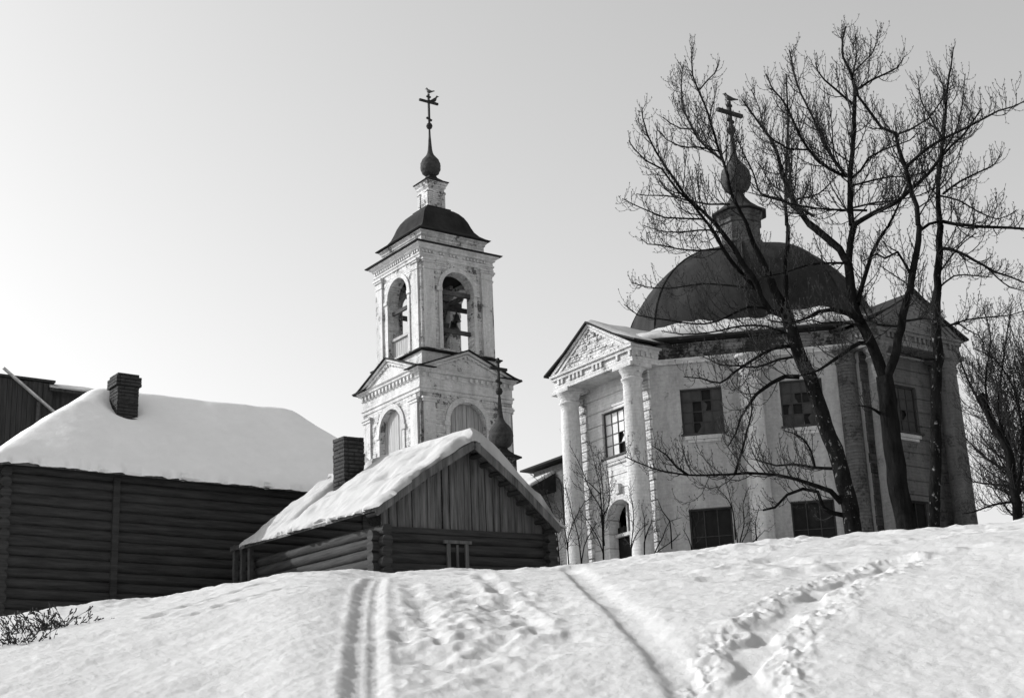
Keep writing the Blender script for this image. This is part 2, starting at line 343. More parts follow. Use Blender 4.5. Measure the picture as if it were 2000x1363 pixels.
def make_ground():
    a1 = np.radians(np.concatenate([np.linspace(-180, -40, 36)[:-1], np.linspace(-40, -21.5, 60)[:-1], np.linspace(-21.5, 21.5, 860)[:-1], np.linspace(21.5, 40, 60)[:-1], np.linspace(40, 180, 36)]))
    r1 = np.concatenate([np.linspace(.3, 5, 22)[:-1], np.exp(np.linspace(math.log(5), math.log(26), 500))[:-1], np.exp(np.linspace(math.log(26), math.log(90), 70))[:-1], np.exp(np.linspace(math.log(90), math.log(4000), 25))])
    A, D = np.meshgrid(a1[:-1], r1); X = D * np.sin(A); Y = D * np.cos(A); Z = ground_z(X, Y)
    nr, na = X.shape
    co = np.stack([X, Y, Z], -1).reshape(-1, 3); co = np.vstack([co, [[0, 0, -1.6]]])
    i = np.arange(nr - 1)[:, None] * na; j = np.arange(na)[None, :]; k = (j + 1) % na
    q = np.stack([i + j, i + na + j, i + na + k, i + k], -1).reshape(-1, 4)[:, ::-1]
    me = bpy.data.meshes.new('snow_ground'); nv = len(co); tri = np.stack([np.full(na, nv - 1), np.arange(na), (np.arange(na) + 1) % na], -1)[:, ::-1]
    lo = np.concatenate([q.ravel(), tri.ravel()]); ls = np.concatenate([np.arange(len(q)) * 4, len(q) * 4 + np.arange(len(tri)) * 3])
    lt = np.concatenate([np.full(len(q), 4), np.full(len(tri), 3)])
    me.vertices.add(nv); me.vertices.foreach_set('co', co.ravel()); me.loops.add(len(lo)); me.loops.foreach_set('vertex_index', lo.astype(np.int32))
    me.polygons.add(len(ls)); me.polygons.foreach_set('loop_start', ls.astype(np.int32)); me.polygons.foreach_set('loop_total', lt.astype(np.int32))
    me.polygons.foreach_set('use_smooth', np.ones(len(ls), bool)); me.update(calc_edges=True); me.validate()
    # make sure faces look up
    if me.polygons[len(q) // 2].normal.z < 0: me.flip_normals()
    me.materials.append(M['snow']); o = bpy.data.objects.new('snow_ground', me); COL.objects.link(o); tag(o, kind='structure')
make_ground()

ROT = R(-53.79)
def onion(mb, r, zc, n=48, top=4.1, bumps=True):
    prof = [(.30, -1.02), (.55, -.95), (.80, -.75), (.95, -.42), (1.0, -.05), (.96, .3), (.84, .62), (.63, .90), (.42, 1.15), (.29, 1.42), (.22, 1.8), (.18, 2.25), (.145, 2.8), (.11, 3.25), (.085, top)]
    fine = []
    for (a, b), (c, d) in zip(prof, prof[1:]):
        for k in range(4): t = k / 4; fine.append((a + (c - a) * t, b + (d - b) * t))
    fine.append(prof[-1])
    def mod(an, z):
        q = (z - zc) / r
        if q > 1.4 or not bumps: return 1
        return 1 + .045 * (abs(math.sin(6 * an + q * 4.2)) * abs(math.sin(6 * an - q * 4.2)) - .4)
    mb.lathe([(p * r, zc + q * r) for p, q in fine], n, mod=mod)
def cross(mb, z0, z1, zarm, ha, zlow, hl, t=.055):
    mb.box(-t, t, -t, t, z0, z1)
    mb.bar((0, -ha, zarm), (0, ha, zarm), t * 2.4, t * 2.4)
    mb.bar((0, -hl, zlow + hl * .35), (0, hl, zlow - hl * .35), t * 1.9, t * 1.9)
    mb.bar((0, -hl * .8, z1 - (z1 - zarm) * .35), (0, hl * .8, z1 - (z1 - zarm) * .35), t * 1.7, t * 1.7)

# ================================================================ church
CH = empty('church', (7.5707, 49.4235, 0), ROT)
tag(CH, 'whitewashed church with a broad dark dome and two columned porticos behind bare trees', 'church')
HW, DD = 1.66, 6.0
def octa(s=1.0, D=DD, h=HW): D, h = D * s, h * s; return [(-h, -D), (h, -D), (D, -h), (D, h), (h, D), (-h, D), (-D, h), (-D, -h)]
BODY = octa(); ZG = 6.2
frs = [face_frame(BODY, i) for i in range(8)]   # 0 = portico wall (-y), 1 = diagonal wall, 2 = right portico wall (+x)
UP = (10.85, 12.22); LO = (7.05, 8.66)
body = MB(); rust = MB()
win_list = []
for i, (fr, h) in enumerate(frs):
    holes = []; d_ = .42
    if i in (1, 3, 7):
        for c in (-1.57, 1.32):
            holes += [rect(c - .61, c + .61, *UP), rect(c - .61, c + .61, *LO)]; win_list += [(i, c, .61, UP, 'upper'), (i, c, .61, LO, 'lower')]
    elif i in (0, 2):
        holes += [rect(-.64, .64, 10.68, 12.1), arch(0, .62, 6.6, 8.68) if i == 0 else rect(-.61, .61, *LO)]
        win_list += [(i, 0, .64, (10.68, 12.1), 'portico')] + ([(i, 0, .61, LO, 'lower')] if i == 2 else [])
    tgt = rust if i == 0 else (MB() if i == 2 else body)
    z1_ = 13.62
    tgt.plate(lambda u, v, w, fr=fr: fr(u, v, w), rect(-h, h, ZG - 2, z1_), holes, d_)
    if i == 2: tgt.build('coursed_wall', M['shaded_course'], CH)
body.build('wall', M['church_wall'], CH); rust.build('coursed_wall', M['rustic_wall'], CH)
# interior floor slabs, dark
mb = MB(); mb.rings([[(p[0], p[1], z) for p in offpoly(BODY, -.46)] for z in (9.6, 9.75)]); mb.build('interior_floor', M['dark'], CH)
rng = random.Random(5)
def window(i, c, hw, zz, kind):
    fr, _ = frs[i]; z0, z1 = zz; fm = M['frame_dark'] if not (i == 0) else M['beam']
    nx, nz = {'upper': (4, 4), 'lower': (3, 2), 'portico': (4, 4)}[kind]
    dpt = {'upper': -.10, 'lower': -.14, 'portico': -.10}[kind]
    mb = MB(); t = .045
    for (a, b, q, r_) in ((c - hw + .002, c - hw + t, z0 + .002, z1 - .002), (c + hw - t, c + hw - .002, z0 + .002, z1 - .002), (c - hw + t, c + hw - t, z0 + .002, z0 + t), (c - hw + t, c + hw - t, z1 - t, z1 - .002)):
        fbox(mb, fr, a, b, q, r_, dpt - .06, dpt + .02)
    xs = [c - hw + t + (2 * hw - 2 * t) * k / nx for k in range(nx + 1)]; zs = [z0 + t + (z1 - z0 - 2 * t) * k / nz for k in range(nz + 1)]
    for x in xs[1:-1]: fbox(mb, fr, x - .014, x + .014, z0 + t, z1 - t, dpt - .04, dpt)
    for z in zs[1:-1]: fbox(mb, fr, c - hw + t, c + hw - t, z - .012, z + .012, dpt - .037, dpt - .003)
    W = mb.build('window', fm, CH)
    gl = MB(); broken = {'upper': {(1, 2), (2, 2), (1, 1), (2, 3), (1, 0)} if c < 0 else {(1, 2), (1, 1), (0, 1), (2, 2), (2, 0)}, 'lower': {(1, 1)}, 'portico': {(3, 2), (2, 1), (2, 0)} if i == 0 else {(1, 2), (2, 1)}}[kind]
    for a in range(nx):
        for b in range(nz):
            if (a, b) in broken:
                if rng.random() < .75:      # part of the pane is still in the frame
                    q0, q1 = xs[a] + .003, xs[a + 1] - .003; r0, r1 = zs[b] + .003, zs[b + 1] - .003; u = rng.uniform(.25, .75); u2 = rng.uniform(.1, .6); fl = rng.random() < .5
                    P4 = [(q0, r0), (q0 + (q1 - q0) * u, r0), (q0 + (q1 - q0) * u2, r0 + (r1 - r0) * .6), (q0 + (q1 - q0) * u * .5, r1), (q0, r1)]
                    if fl: P4 = [(q0 + q1 - x, z) for x, z in reversed(P4)]
                    gl.plate(lambda U_, V_, w_, fr=fr: fr(U_, V_, w_ + dpt - .020), P4, [], .006)
                continue
            fbox(gl, fr, xs[a] + .003, xs[a + 1] - .003, zs[b] + .003, zs[b + 1] - .003, dpt - .028 - rng.random() * .006, dpt - .020)
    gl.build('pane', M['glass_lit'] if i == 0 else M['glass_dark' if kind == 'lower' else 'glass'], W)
    bb_ = MB(); fbox(bb_, fr, c - hw + .01, c + hw - .01, z0 + .01, z1 - .01, dpt - .12, dpt - .09); bb_.build('added_backing', M['interior_shade'], W)  # added panel, gives the pane holes the tone of a dim interior
    sl_ = MB(); fbox(sl_, fr, c - hw - .05, c + hw + .07, z0 - .05, z0 - .003, -.05, .09); sl_.build('sill', M['frame_dark'], W)
    if kind != 'lower':
        a_ = MB(); fbox(a_, fr, c - hw + .05, c + hw - .05, z0 - .17, z0 - .06, -.02, .06); fbox(a_, fr, c - hw + .14, c + hw - .14, z0 - .26, z0 - .18, -.02, .04); a_.build('apron', M['trim'], W)
for a in win_list: window(*a)
# arched door under the left portico
for i in (0,):
    fr, _ = frs[i]; mb = MB()
    fbox(mb, fr, -.6, .6, 6.6, 8.6, -.40, -.34); D_ = mb.build('door', M['dark'], CH)
    mb = MB(); fbox(mb, fr, -.58, .58, 8.28, 8.38, -.30, -.20); fbox(mb, fr, .10, .18, 6.6, 8.28, -.30, -.2); fbox(mb, fr, -.03, .03, 8.38, 9.2, -.29, -.22); fbox(mb, fr, .30, .36, 6.6, 8.28, -.30, -.22)
    mb.build('door_frame', M['pale_trim'], D_)
    mb = MB(); o_ = arc_pts(0, 8.68, .80, 0, math.pi, 16); n_ = arc_pts(0, 8.68, .64, math.pi, 0, 16); mb.plate(lambda u, v, w, fr=fr: fr(u, v, w + .07), o_ + n_, [], .09)
    fbox(mb, fr, -.10, .10, 9.50, 9.80, -.01, .12)
    mb.build('door_arch', M['trim'], CH)
# corner piers on the portico walls, engaged half columns on the diagonal wall
for i in (0, 2, 4, 6):
    fr, h = frs[i]
    for s in (-1, 1):
        mb = MB()
        a, b = sorted((s * (h - .32), s * (h + .025)))
        z = 6.0
        while z < 12.95:                       # ragged courses
            dz = .30; j = rng.uniform(-.012, .012); fbox(mb, fr, a + j, b + j, z, min(z + dz - .018, 12.98), -.1, .035 + j); z += dz
        fbox(mb, fr, a + .02, b - .02, 6, 12.97, -.1, .012)
        mb.build('corner_pier', M['pier'] if i == 0 else M['worn_shaded_wall'], CH)  # piers off the left portico get their shade from the darker colour
for i in (1, 3, 7):
    fr, h = frs[i]
    for c, m_ in ((-.12, 'column'), (2.66, 'worn_shaded_wall')):  # right half column has its shade painted in by the darker material
        mb = MB(); pr = [(.33, 6), (.33, 12.5), (.36, 12.55), (.36, 12.62), (.33, 12.66), (.33, 12.8), (.42, 12.9), (.42, 12.98)]
        if m_ == 'worn_shaded_wall': pr = [(r_ - .05, z) for r_, z in pr]
        rs = [[fr(c + r_ * math.cos(t), z, r_ * math.sin(t) + (.27 if c < 0 else .10)) for t in [math.pi * k / 16 for k in range(17)]] for r_, z in pr]
        mb.rings(rs); mb.build('half_column', M[m_], CH, smooth=True, angle=R(40))
# string course, frieze, cornice and the eaves
mb = MB(); moulding(mb, BODY, [(-.1, 12.985), (.07, 12.985), (.07, 13.04), (.12, 13.08), (.12, 13.14), (-.1, 13.14)]); mb.build('string_course', M['trim'], CH)
mb = MB()
for i in (1, 3, 5, 7):
    fr, h = frs[i]; z = 13.16
    while z < 13.6: fbox(mb, fr, -h + .02, h - .02, z, z + .08, -.1, .03 + rng.uniform(0, .02)); z += .094
    for k in range(9):
        u = rng.uniform(-h, h - .3); fbox(mb, fr, u, u + .28, 13.3, 13.5, 0, .075)
mb.build('frieze', M['bare_brick'], CH)
def roofz(s): return 14.78 - (s - .64) * (14.78 - 13.74) / (1.055 - .64)
mb = MB(); rs = []
for s in (1.055, .95, .85, .75, .60): rs.append([(p[0], p[1], roofz(s)) for p in octa(s)])
rs = [[(p[0], p[1], 13.64) for p in octa(.98)], [(p[0], p[1], roofz(1.055) - .07) for p in octa(1.055)]] + rs
mb.rings(rs, True, True); mb.build('skirt_roof', M['iron'], CH)
# snow left on the skirt roof, in two ragged bands
def oct_line(s, per=26):
    o = octa(s); out = []
    for i in range(8):
        a, b = o[i], o[(i + 1) % 8]; n = per if i % 2 else 10
        for k in range(n): t = k / n; out.append((a[0] + (b[0] - a[0]) * t, a[1] + (b[1] - a[1]) * t, i + t))
    return out
def snow_band(s0, s1, th, seed, jag):
    mb = MB(); rs = []; K = 7; n = len(oct_line(1))
    rr = random.Random(seed); j0 = [0] * n; j1 = [0] * n
    for q in range(n):
        j0[q] = jag * float(fbm(q * .23 + seed, 3.1 + seed, 4)) ; j1[q] = jag * float(fbm(q * .31 + seed, 9.7 + seed, 4))
    for k in range(K + 1):
        t = k / K; ring = []
        for q in range(n):
            a = s0 + j0[q]; b = max(a + .012, s1 + j1[q]); s = a + (b - a) * t; p = oct_line(s)[q]
            e = math.sqrt(max(0, 1 - (2 * t - 1) ** 4)); thick = th * (.55 + 1.1 * abs(float(fbm(q * .17 + 5 * seed, t * 2.0 + seed, 3))) * 1.6)
            ring.append((p[0], p[1], roofz(s) + .004 + thick * e))
        rs.append(ring)
    base = [[(p[0], p[1], roofz(s0 + j0[q]) - .02) for q, p in enumerate([oct_line(s0 + j0[q])[q] for q in range(n)])]]
    end = [[(p[0], p[1], p[2]) for p in []]]
    inner = [(oct_line(s0 + j0[q])[q][0], oct_line(s0 + j0[q])[q][1], roofz(s0 + j0[q]) - .03) for q in range(n)]
    outer = [(oct_line(max(s0 + j0[q] + .012, s1 + j1[q]))[q][0], oct_line(max(s0 + j0[q] + .012, s1 + j1[q]))[q][1], roofz(max(s0 + j0[q] + .012, s1 + j1[q])) - .03) for q in range(n)]
    allr = [inner] + rs + [outer]
    m = len(allr); vs = [p for r_ in allr for p in r_]; fs = []
    for a in range(m):
        b = (a + 1) % m
        for q in range(n): r_ = (q + 1) % n; fs.append((a * n + q, a * n + r_, b * n + r_, b * n + q))
    mb.add(vs, fs); return mb
snow_band(.645, .82, .20, 1, .09).build('snow', M['roof_snow'], CH, smooth=True)
snow_band(.90, 1.03, .20, 2, .08).build('snow', M['roof_snow'], CH, smooth=True)
# dome with seams
def dome_s(z, zb=14.72, D0=.655, H=3.62): return D0 * math.sqrt(max(0, 1 - ((z - zb) / H) ** 2))
mb = MB(); zs = [14.72 + 3.46 * math.sin(math.pi / 2 * k / 15) for k in range(16)]
per = 8
def oct_dense(s, per=8):
    o = [(6.35 * s * math.sin(math.pi / 4 * q), -6.35 * s * math.cos(math.pi / 4 * q)) for q in range(8)]; out = []
    for i in range(8):
        a, b = Vector(o[i]), Vector(o[(i + 1) % 8])
        for k in range(per):
            t = k / per; p = a.lerp(b, t); bow = .045 * 4 * t * (1 - t); p = p * (1 + bow); out.append((p.x, p.y))
    return out
mb.rings([[(p[0], p[1], z) for p in oct_dense(dome_s(z) if z > 14.9 else dome_s(z) + .012)] for z in [14.5] + zs])
DM = mb.build('dome', M['dome_iron'], CH, smooth=True, angle=R(20))
mb = MB()
for k in range(8):
    pts = [(6.35 * dome_s(z) * 1.003 * math.sin(math.pi / 4 * k), -6.35 * dome_s(z) * 1.003 * math.cos(math.pi / 4 * k), z + .01) for z in zs]; mb.tube(pts, .028, 6)
mb.build('seam', M['iron'], DM)
# lantern drum
mb = MB(); O8 = [(.70 * math.cos(math.pi / 8 + math.pi / 4 * k), .70 * math.sin(math.pi / 8 + math.pi / 4 * k)) for k in range(8)]
mb.rings([[(p[0], p[1], z) for p in offpoly(O8, o)] for o, z in ((0, 18.0), (.06, 18.4), (.06, 18.5), (0, 18.55), (0, 19.15), (.06, 19.2), (.06, 19.3), (.0, 19.34), (.10, 19.5), (.14, 19.58))])
mb.build('lantern_drum', M['worn_shaded_wall'], CH)
mb = MB(); mb.rings([[(p[0], p[1], z) for p in offpoly(O8, o)] for o, z in ((.24, 19.56), (.26, 19.6), (.0, 19.78), (-.22, 19.98), (-.38, 20.2), (-.46, 20.42))]); mb.build('lantern_roof', M['iron'], CH)
mb = MB(); onion(mb, .52, 20.95, top=3.3); mb.build('onion_dome', M['onion'], CH, smooth=True, angle=R(50))
mb = MB(); mb.lathe([(.04, 22.58), (.12, 22.66), (.16, 22.76), (.12, 22.86), (.04, 22.94)], 14); cross(mb, 22.6, 23.85, 23.42, .58, 23.12, .14, .05); mb.build('cross', M['cross'], CH)

# porticos
def portico(i, ridge_in):
    fr, h = frs[i]; W0 = .52     # column centres this far out of the wall
    P = empty('portico'); P.parent = CH
    for s in (-1, 1):
        c = s * 1.52; mb = MB()
        prof = [(.40, 5.8), (.40, 6.35), (.42, 6.4), (.36, 6.5)] + [(.335 - .055 * ((z - 6.5) / 6.0) ** 1.5 + .012 * float(fbm(z * 1.3 + i + c, 2.2, 3)), z) for z in np.linspace(6.55, 12.45, 34)]
        prof += [(.30, 12.5), (.33, 12.53), (.33, 12.58), (.29, 12.61), (.30, 12.72), (.38, 12.84), (.40, 12.88)]
        rs = [[fr(c + r_ * math.cos(t), z, W0 + r_ * math.sin(t)) for t in [2 * math.pi * k / 28 for k in range(28)]] for r_, z in prof]; mb.rings(rs)
        fbox(mb, fr, c - .43, c + .43, 12.875, 13.0, W0 - .43, W0 + .38)
        mb.build('column', M['column'] if i == 0 else M['shaded_column'], P, smooth=True, angle=R(35))
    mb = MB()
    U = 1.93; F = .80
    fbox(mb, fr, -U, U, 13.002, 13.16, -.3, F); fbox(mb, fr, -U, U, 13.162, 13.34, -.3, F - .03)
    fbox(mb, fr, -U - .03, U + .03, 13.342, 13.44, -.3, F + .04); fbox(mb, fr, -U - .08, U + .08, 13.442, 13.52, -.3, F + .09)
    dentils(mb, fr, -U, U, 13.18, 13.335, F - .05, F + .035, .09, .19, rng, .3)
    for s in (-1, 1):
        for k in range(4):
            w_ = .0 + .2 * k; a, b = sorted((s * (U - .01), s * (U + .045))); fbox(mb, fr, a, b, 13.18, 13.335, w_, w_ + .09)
    mb.build('entablature', M['trim'] if i == 0 else M['shaded_column'], P)
    # tympanum, its raking cornice and brick gable
    mb = MB(); ap = 14.62
    mb.plate(lambda u, v, w: fr(u, v, w + F - .02), [(-U, 13.522), (U, 13.522), (0, ap)], [], .3)
    for k in range(14):                            # brick nogging with missing bricks
        z = 13.56 + k * .075; hw_ = (ap - z) / (ap - 13.522) * U - .18
        if hw_ < .1: continue
        n = int(2 * hw_ / .17)
        for q in range(n):
            if rng.random() < .42: continue
            u = -hw_ + 2 * hw_ * (q + .5) / n; fbox(mb, fr, u - .07, u + .07, z, z + .055, F - .03, F - .02 + rng.uniform(.01, .035))
    mb.build('tympanum', M['tower_wall'] if i == 0 else M['shaded_column'], P)
    mb = MB()
    for s in (-1, 1):
        for (o, wd, f1) in ((0.0, .10, F + .06), (.12, .07, F + .02)):
            a0 = (s * (U + .05), 13.53 + .02 - o * .3); a1 = (0, ap + .10 - o)
            mb.add([fr(a0[0] - s * o * 1.7, a0[1], -.1), fr(a0[0] - s * o * 1.7, a0[1], f1), fr(a1[0], a1[1], f1), fr(a1[0], a1[1], -.1),
                    fr(a0[0] - s * (o * 1.7 + .2), a0[1], -.1), fr(a0[0] - s * (o * 1.7 + .2), a0[1], f1), fr(a1[0], a1[1] - wd, f1), fr(a1[0], a1[1] - wd, -.1)],
                   [(0, 1, 2, 3), (7, 6, 5, 4), (0, 4, 5, 1), (1, 5, 6, 2), (2, 6, 7, 3), (3, 7, 4, 0)])
    mb.build('raking_cornice', M['trim'] if i == 0 else M['shaded_column'], P)
    # iron roof running back under the dome
    mb = MB(); e = .30; th = .06
    for s in (-1, 1):
        a = [(s * (U + e), 13.60), (s * 1.2, 14.07), (0, 14.76)]
        for (u0, z0), (u1, z1) in zip(a, a[1:]):
            v = [fr(u0, z0, F + .14), fr(u1, z1, F + .14), fr(u1, z1, -ridge_in), fr(u0, z0, -ridge_in)]
            v2 = [(p[0], p[1], p[2] - th) for p in v]; mb.add(v + v2, [(0, 1, 2, 3), (7, 6, 5, 4), (0, 4, 5, 1), (1, 5, 6, 2), (2, 6, 7, 3), (3, 7, 4, 0)])
    mb.build('roof', M['iron'], P)
    # snow on both slopes
    mb = MB(); nu, nw = 26, 22; U1 = U + .22
    def top(u, w_):
        au = abs(u); z = 13.60 + (U + e - au) * (.47 / (U + e - 1.2)) if au > 1.2 else 14.07 + (1.2 - au) * .575
        return z
    vs = []; grid = [[None] * (nw + 1) for _ in range(nu + 1)]
    w1, w0 = F + .06, -ridge_in + .2
    for layer in (0, 1):
        for a in range(nu + 1):
            for b in range(nw + 1):
                u = -U1 + 2 * U1 * a / nu; w_ = w0 + (w1 - w0) * b / nw
                ed = min(U1 - abs(u), (w1 - w_)) ; ed = max(0, min(1, ed / .12)); k = math.sqrt(max(0, 1 - (1 - ed) ** 2))
                nz = .06 * k * (1 + .8 * float(fbm(u * 1.5 + i, w_ * 1.5, 3)))
                if ed == 0: u += .05 * float(vnoise(w_ * 5, u * 5))
                p = fr(u, top(u, w_) + (.003 + nz if layer else -.02), w_); vs.append(p)
    n1 = (nu + 1) * (nw + 1); fs = []
    ix = lambda a, b: a * (nw + 1) + b
    for a in range(nu):
        for b in range(nw):
            fs.append((ix(a, b), ix(a + 1, b), ix(a + 1, b + 1), ix(a, b + 1))); fs.append(tuple(n1 + q for q in (ix(a, b + 1), ix(a + 1, b + 1), ix(a + 1, b), ix(a, b))))
    for a in range(nu):
        for b in (0, nw): fs.append((ix(a, b), ix(a + 1, b), ix(a + 1, b) + n1, ix(a, b) + n1))
    for b in range(nw):
        for a in (0, nu): fs.append((ix(a, b), ix(a, b + 1), ix(a, b + 1) + n1, ix(a, b) + n1))
    mb.add(vs, fs)
    if i == 0: mb.build('snow', M['roof_snow'], P, smooth=True, angle=R(50))
    return P
portico(0, 2.6); portico(2, 2.6)

# refectory joining church and tower
RF = empty('refectory', CH.location, ROT); tag(RF, 'low refectory with a snowy roof between the bell tower and the domed church', 'building')
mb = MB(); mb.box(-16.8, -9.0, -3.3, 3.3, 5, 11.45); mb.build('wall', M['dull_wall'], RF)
mb = MB()
mb.rings([[(-16.85, y, z), (-9.0, y, z)][:1] + [] for y, z in ()] or [[(x, -3.6, 11.40), (x, -3.6, 11.47), (x, -1.6, 12.55), (x, 0, 13.0), (x, 1.6, 12.55), (x, 3.6, 11.47), (x, 3.6, 11.40)] for x in (-16.75, -7.7)])
mb.build('roof', M['iron'], RF)
mb = MB(); xs = np.linspace(-16.7, -7.75, 40); prof = [(-3.56, 11.50), (-3.5, 11.62), (-2.6, 12.12), (-1.6, 12.70), (-.8, 12.95), (0, 13.14), (1.6, 12.7), (3.5, 11.6)]
mb.rings([[(x, y + .08 * float(vnoise(x * 2, y)), z + .06 * float(fbm(x * .9, y * .9, 3))) for y, z in prof] + [(x, 3.4, 11.5), (x, 0, 13.0), (x, -3.4, 11.52)] for x in xs]); mb.build('snow', M['roof_snow'], RF, smooth=True)
mb = MB(); mb.box(-9.0, -5.5, -2.5, 2.5, 5, 12.35); mb.build('vestibule', M['dull_wall'], RF)
mb = MB(); mb.rings([[(x0, -y0, z), (-5.0, -y0, z), (-5.0, y0, z), (x0, y0, z)] for x0, y0, z in ((-9.35, 2.85, 12.40), (-9.35, 2.85, 12.46), (-7.4, .4, 13.45))]); mb.build('vestibule_roof', M['iron'], RF)

# small cupola on the refectory ridge
CU = empty('cupola', (CH.matrix_basis @ Vector((-14.38, -.06, 0)))[:], ROT); CU.parent = RF; CU.matrix_parent_inverse = RF.matrix_basis.inverted()
mb = MB(); mb.rings([[(p[0], p[1], z) for p in square(h)] for h, z in ((.42, 12.6), (.42, 14.15), (.5, 14.22))]); mb.build('drum', M['bare_brick'], CU)
mb = MB(); mb.rings([[(p[0], p[1], z) for p in square(h)] for h, z in ((.58, 14.22), (.58, 14.28), (.36, 14.42), (.2, 14.6), (.14, 14.75))]); mb.build('drum_roof', M['iron'], CU)
mb = MB(); onion(mb, .50, 15.18, top=3.4); mb.build('onion_dome', M['onion'], CU, smooth=True, angle=R(50))
mb = MB(); mb.lathe([(.04, 16.88), (.12, 16.95), (.15, 17.05), (.12, 17.15), (.04, 17.22)], 14); cross(mb, 16.9, 18.45, 18.0, .42, 17.45, .14, .045); mb.build('cross', M['cross'], CU)

# ================================================================ bell tower
TW = empty('bell_tower', (-3.7206, 64.9034, 0), ROT)
tag(TW, 'tall whitewashed brick bell tower with open arches and an onion spire', 'bell tower')
SQ = square(2.3); tf = [face_frame(SQ, i) for i in range(4)]    # 0 = left face, 1 = right face
mb = MB()
for i, (fr, h) in enumerate(tf):
    mb.plate(lambda u, v, w, fr=fr: fr(u, v, w), rect(-h, h, 5.0, 17.42), [arch(0, .88, 12.6, 16.28)], .35, True)
mb.build('lower_wall', M['tower_wall'], TW)
mb = MB()
for fr, h in tf:
    n = 9
    for k in range(n):
        u0 = -.87 + 1.74 * k / n; u1 = u0 + 1.74 / n - .02; j = rng.uniform(0, .03); fbox(mb, fr, u0, u1, 12.6, 17.2, -.34, -.22 + j)
mb.build('niche_boards', M['niche_board'], TW)
mb = MB()
for fr, h in tf:
    mb.plate(lambda u, v, w, fr=fr: fr(u, v, w + .07), arc_pts(0, 16.28, 1.12, 0, math.pi, 18) + arc_pts(0, 16.28, .90, math.pi, 0, 18), [], .09)
    for s in (-1, 1):
        a, b = sorted((s * .9, s * 1.2)); fbox(mb, fr, a, b, 16.1, 16.28, -.02, .09); a, b = sorted((s * .92, s * 1.1)); fbox(mb, fr, a, b, 12.6, 16.1, -.02, .045)
        a, b = sorted((s * 1.62, s * (h - .14))); fbox(mb, fr, a, b, 5, 17.0, -.02, .08); a, b = sorted((s * 1.56, s * (h - .08))); fbox(mb, fr, a, b, 17.0, 17.12, -.02, .12); fbox(mb, fr, a - .04, b + .04, 17.12, 17.2, -.02, .16)
mb.build('pilaster', M['trim'], TW)
mb = MB(); moulding(mb, SQ, [(-.3, 17.42), (.03, 17.42), (.03, 17.55), (.08, 17.58), (.08, 17.66), (.02, 17.68), (.02, 18.0), (.07, 18.03), (.07, 18.22), (.17, 18.27), (.17, 18.34), (.24, 18.40), (-.3, 18.40)])
for fr, h in tf: dentils(mb, fr, -h, h, 18.06, 18.21, .05, .15, .13, .28, rng, .06)
mb.build('lower_cornice', M['trim'], TW)
mb = MB(); ap = 19.32
for fr, h in tf:
    mb.plate(lambda u, v, w, fr=fr: fr(u, v, w + .06), [(-2.3, 18.41), (2.3, 18.41), (0, ap)], [], .5)
    for s in (-1, 1):
        for o, f1, wd in ((0, .22, .10), (.14, .14, .08)):
            p0, p1 = (s * (2.44 - o * 2.0), 18.42), (0, ap + .06 - o)
            mb.add([fr(u, z + dz, w_) for (u, z) in (p0, p1) for dz, w_ in ((0, -.1), (0, f1), (-wd if (u, z) == p1 else 0.001, f1), (-wd if (u, z) == p1 else 0.001, -.1))] if False else
                   [fr(p0[0], p0[1], -.1), fr(p0[0], p0[1], f1), fr(p0[0] - s * .28, p0[1], f1), fr(p0[0] - s * .28, p0[1], -.1), fr(0, p1[1], -.1), fr(0, p1[1], f1), fr(0, p1[1] - wd, f1), fr(0, p1[1] - wd, -.1)],
                   [(3, 2, 1, 0), (4, 5, 6, 7), (0, 1, 5, 4), (1, 2, 6, 5), (2, 3, 7, 6), (3, 0, 4, 7)])
        for k in range(9):
            t = (k + .5) / 9; u = s * (2.1 * (1 - t)); z = 18.42 + (ap - .2 - 18.42) * t; fbox(mb, fr, u - .06, u + .06, z - .03, z + .07, .04, .13)
mb.build('pediment', M['trim'], TW)
# iron cover of the pediments and sloping eaves at the corners
mb = MB()
for fr, h in tf:
    for s in (-1, 1):
        a = [(s * 2.70, 18.43), (s * 2.3, 18.53), (0, ap + .12)]
        for (u0, z0), (u1, z1) in zip(a, a[1:]):
            v = [fr(u0, z0, .30), fr(u1, z1, .30), fr(u1, z1, -.6), fr(u0, z0, -.6)]; v2 = [(p[0], p[1], p[2] - .05) for p in v]
            mb.add(v + v2, [(0, 1, 2, 3), (7, 6, 5, 4), (0, 4, 5, 1), (1, 5, 6, 2), (2, 6, 7, 3), (3, 7, 4, 0)])
mb.build('pediment_roof', M['iron'], TW)
mb = MB(); moulding(mb, square(1.93), [(0, 18.3), (0, 19.33), (-.3, 19.33)]); mb.rings([[(p[0], p[1], z) for p in square(h)] for h, z in ((2.5, 18.41), (1.95, 18.65))]); mb.build('plinth', M['trim'], TW)
mb = MB(); mb.rings([[(p[0], p[1], z) for p in square(h)] for h, z in ((2.07, 19.34), (2.09, 19.39), (1.86, 19.50))]); mb.build('ledge', M['iron'], TW)
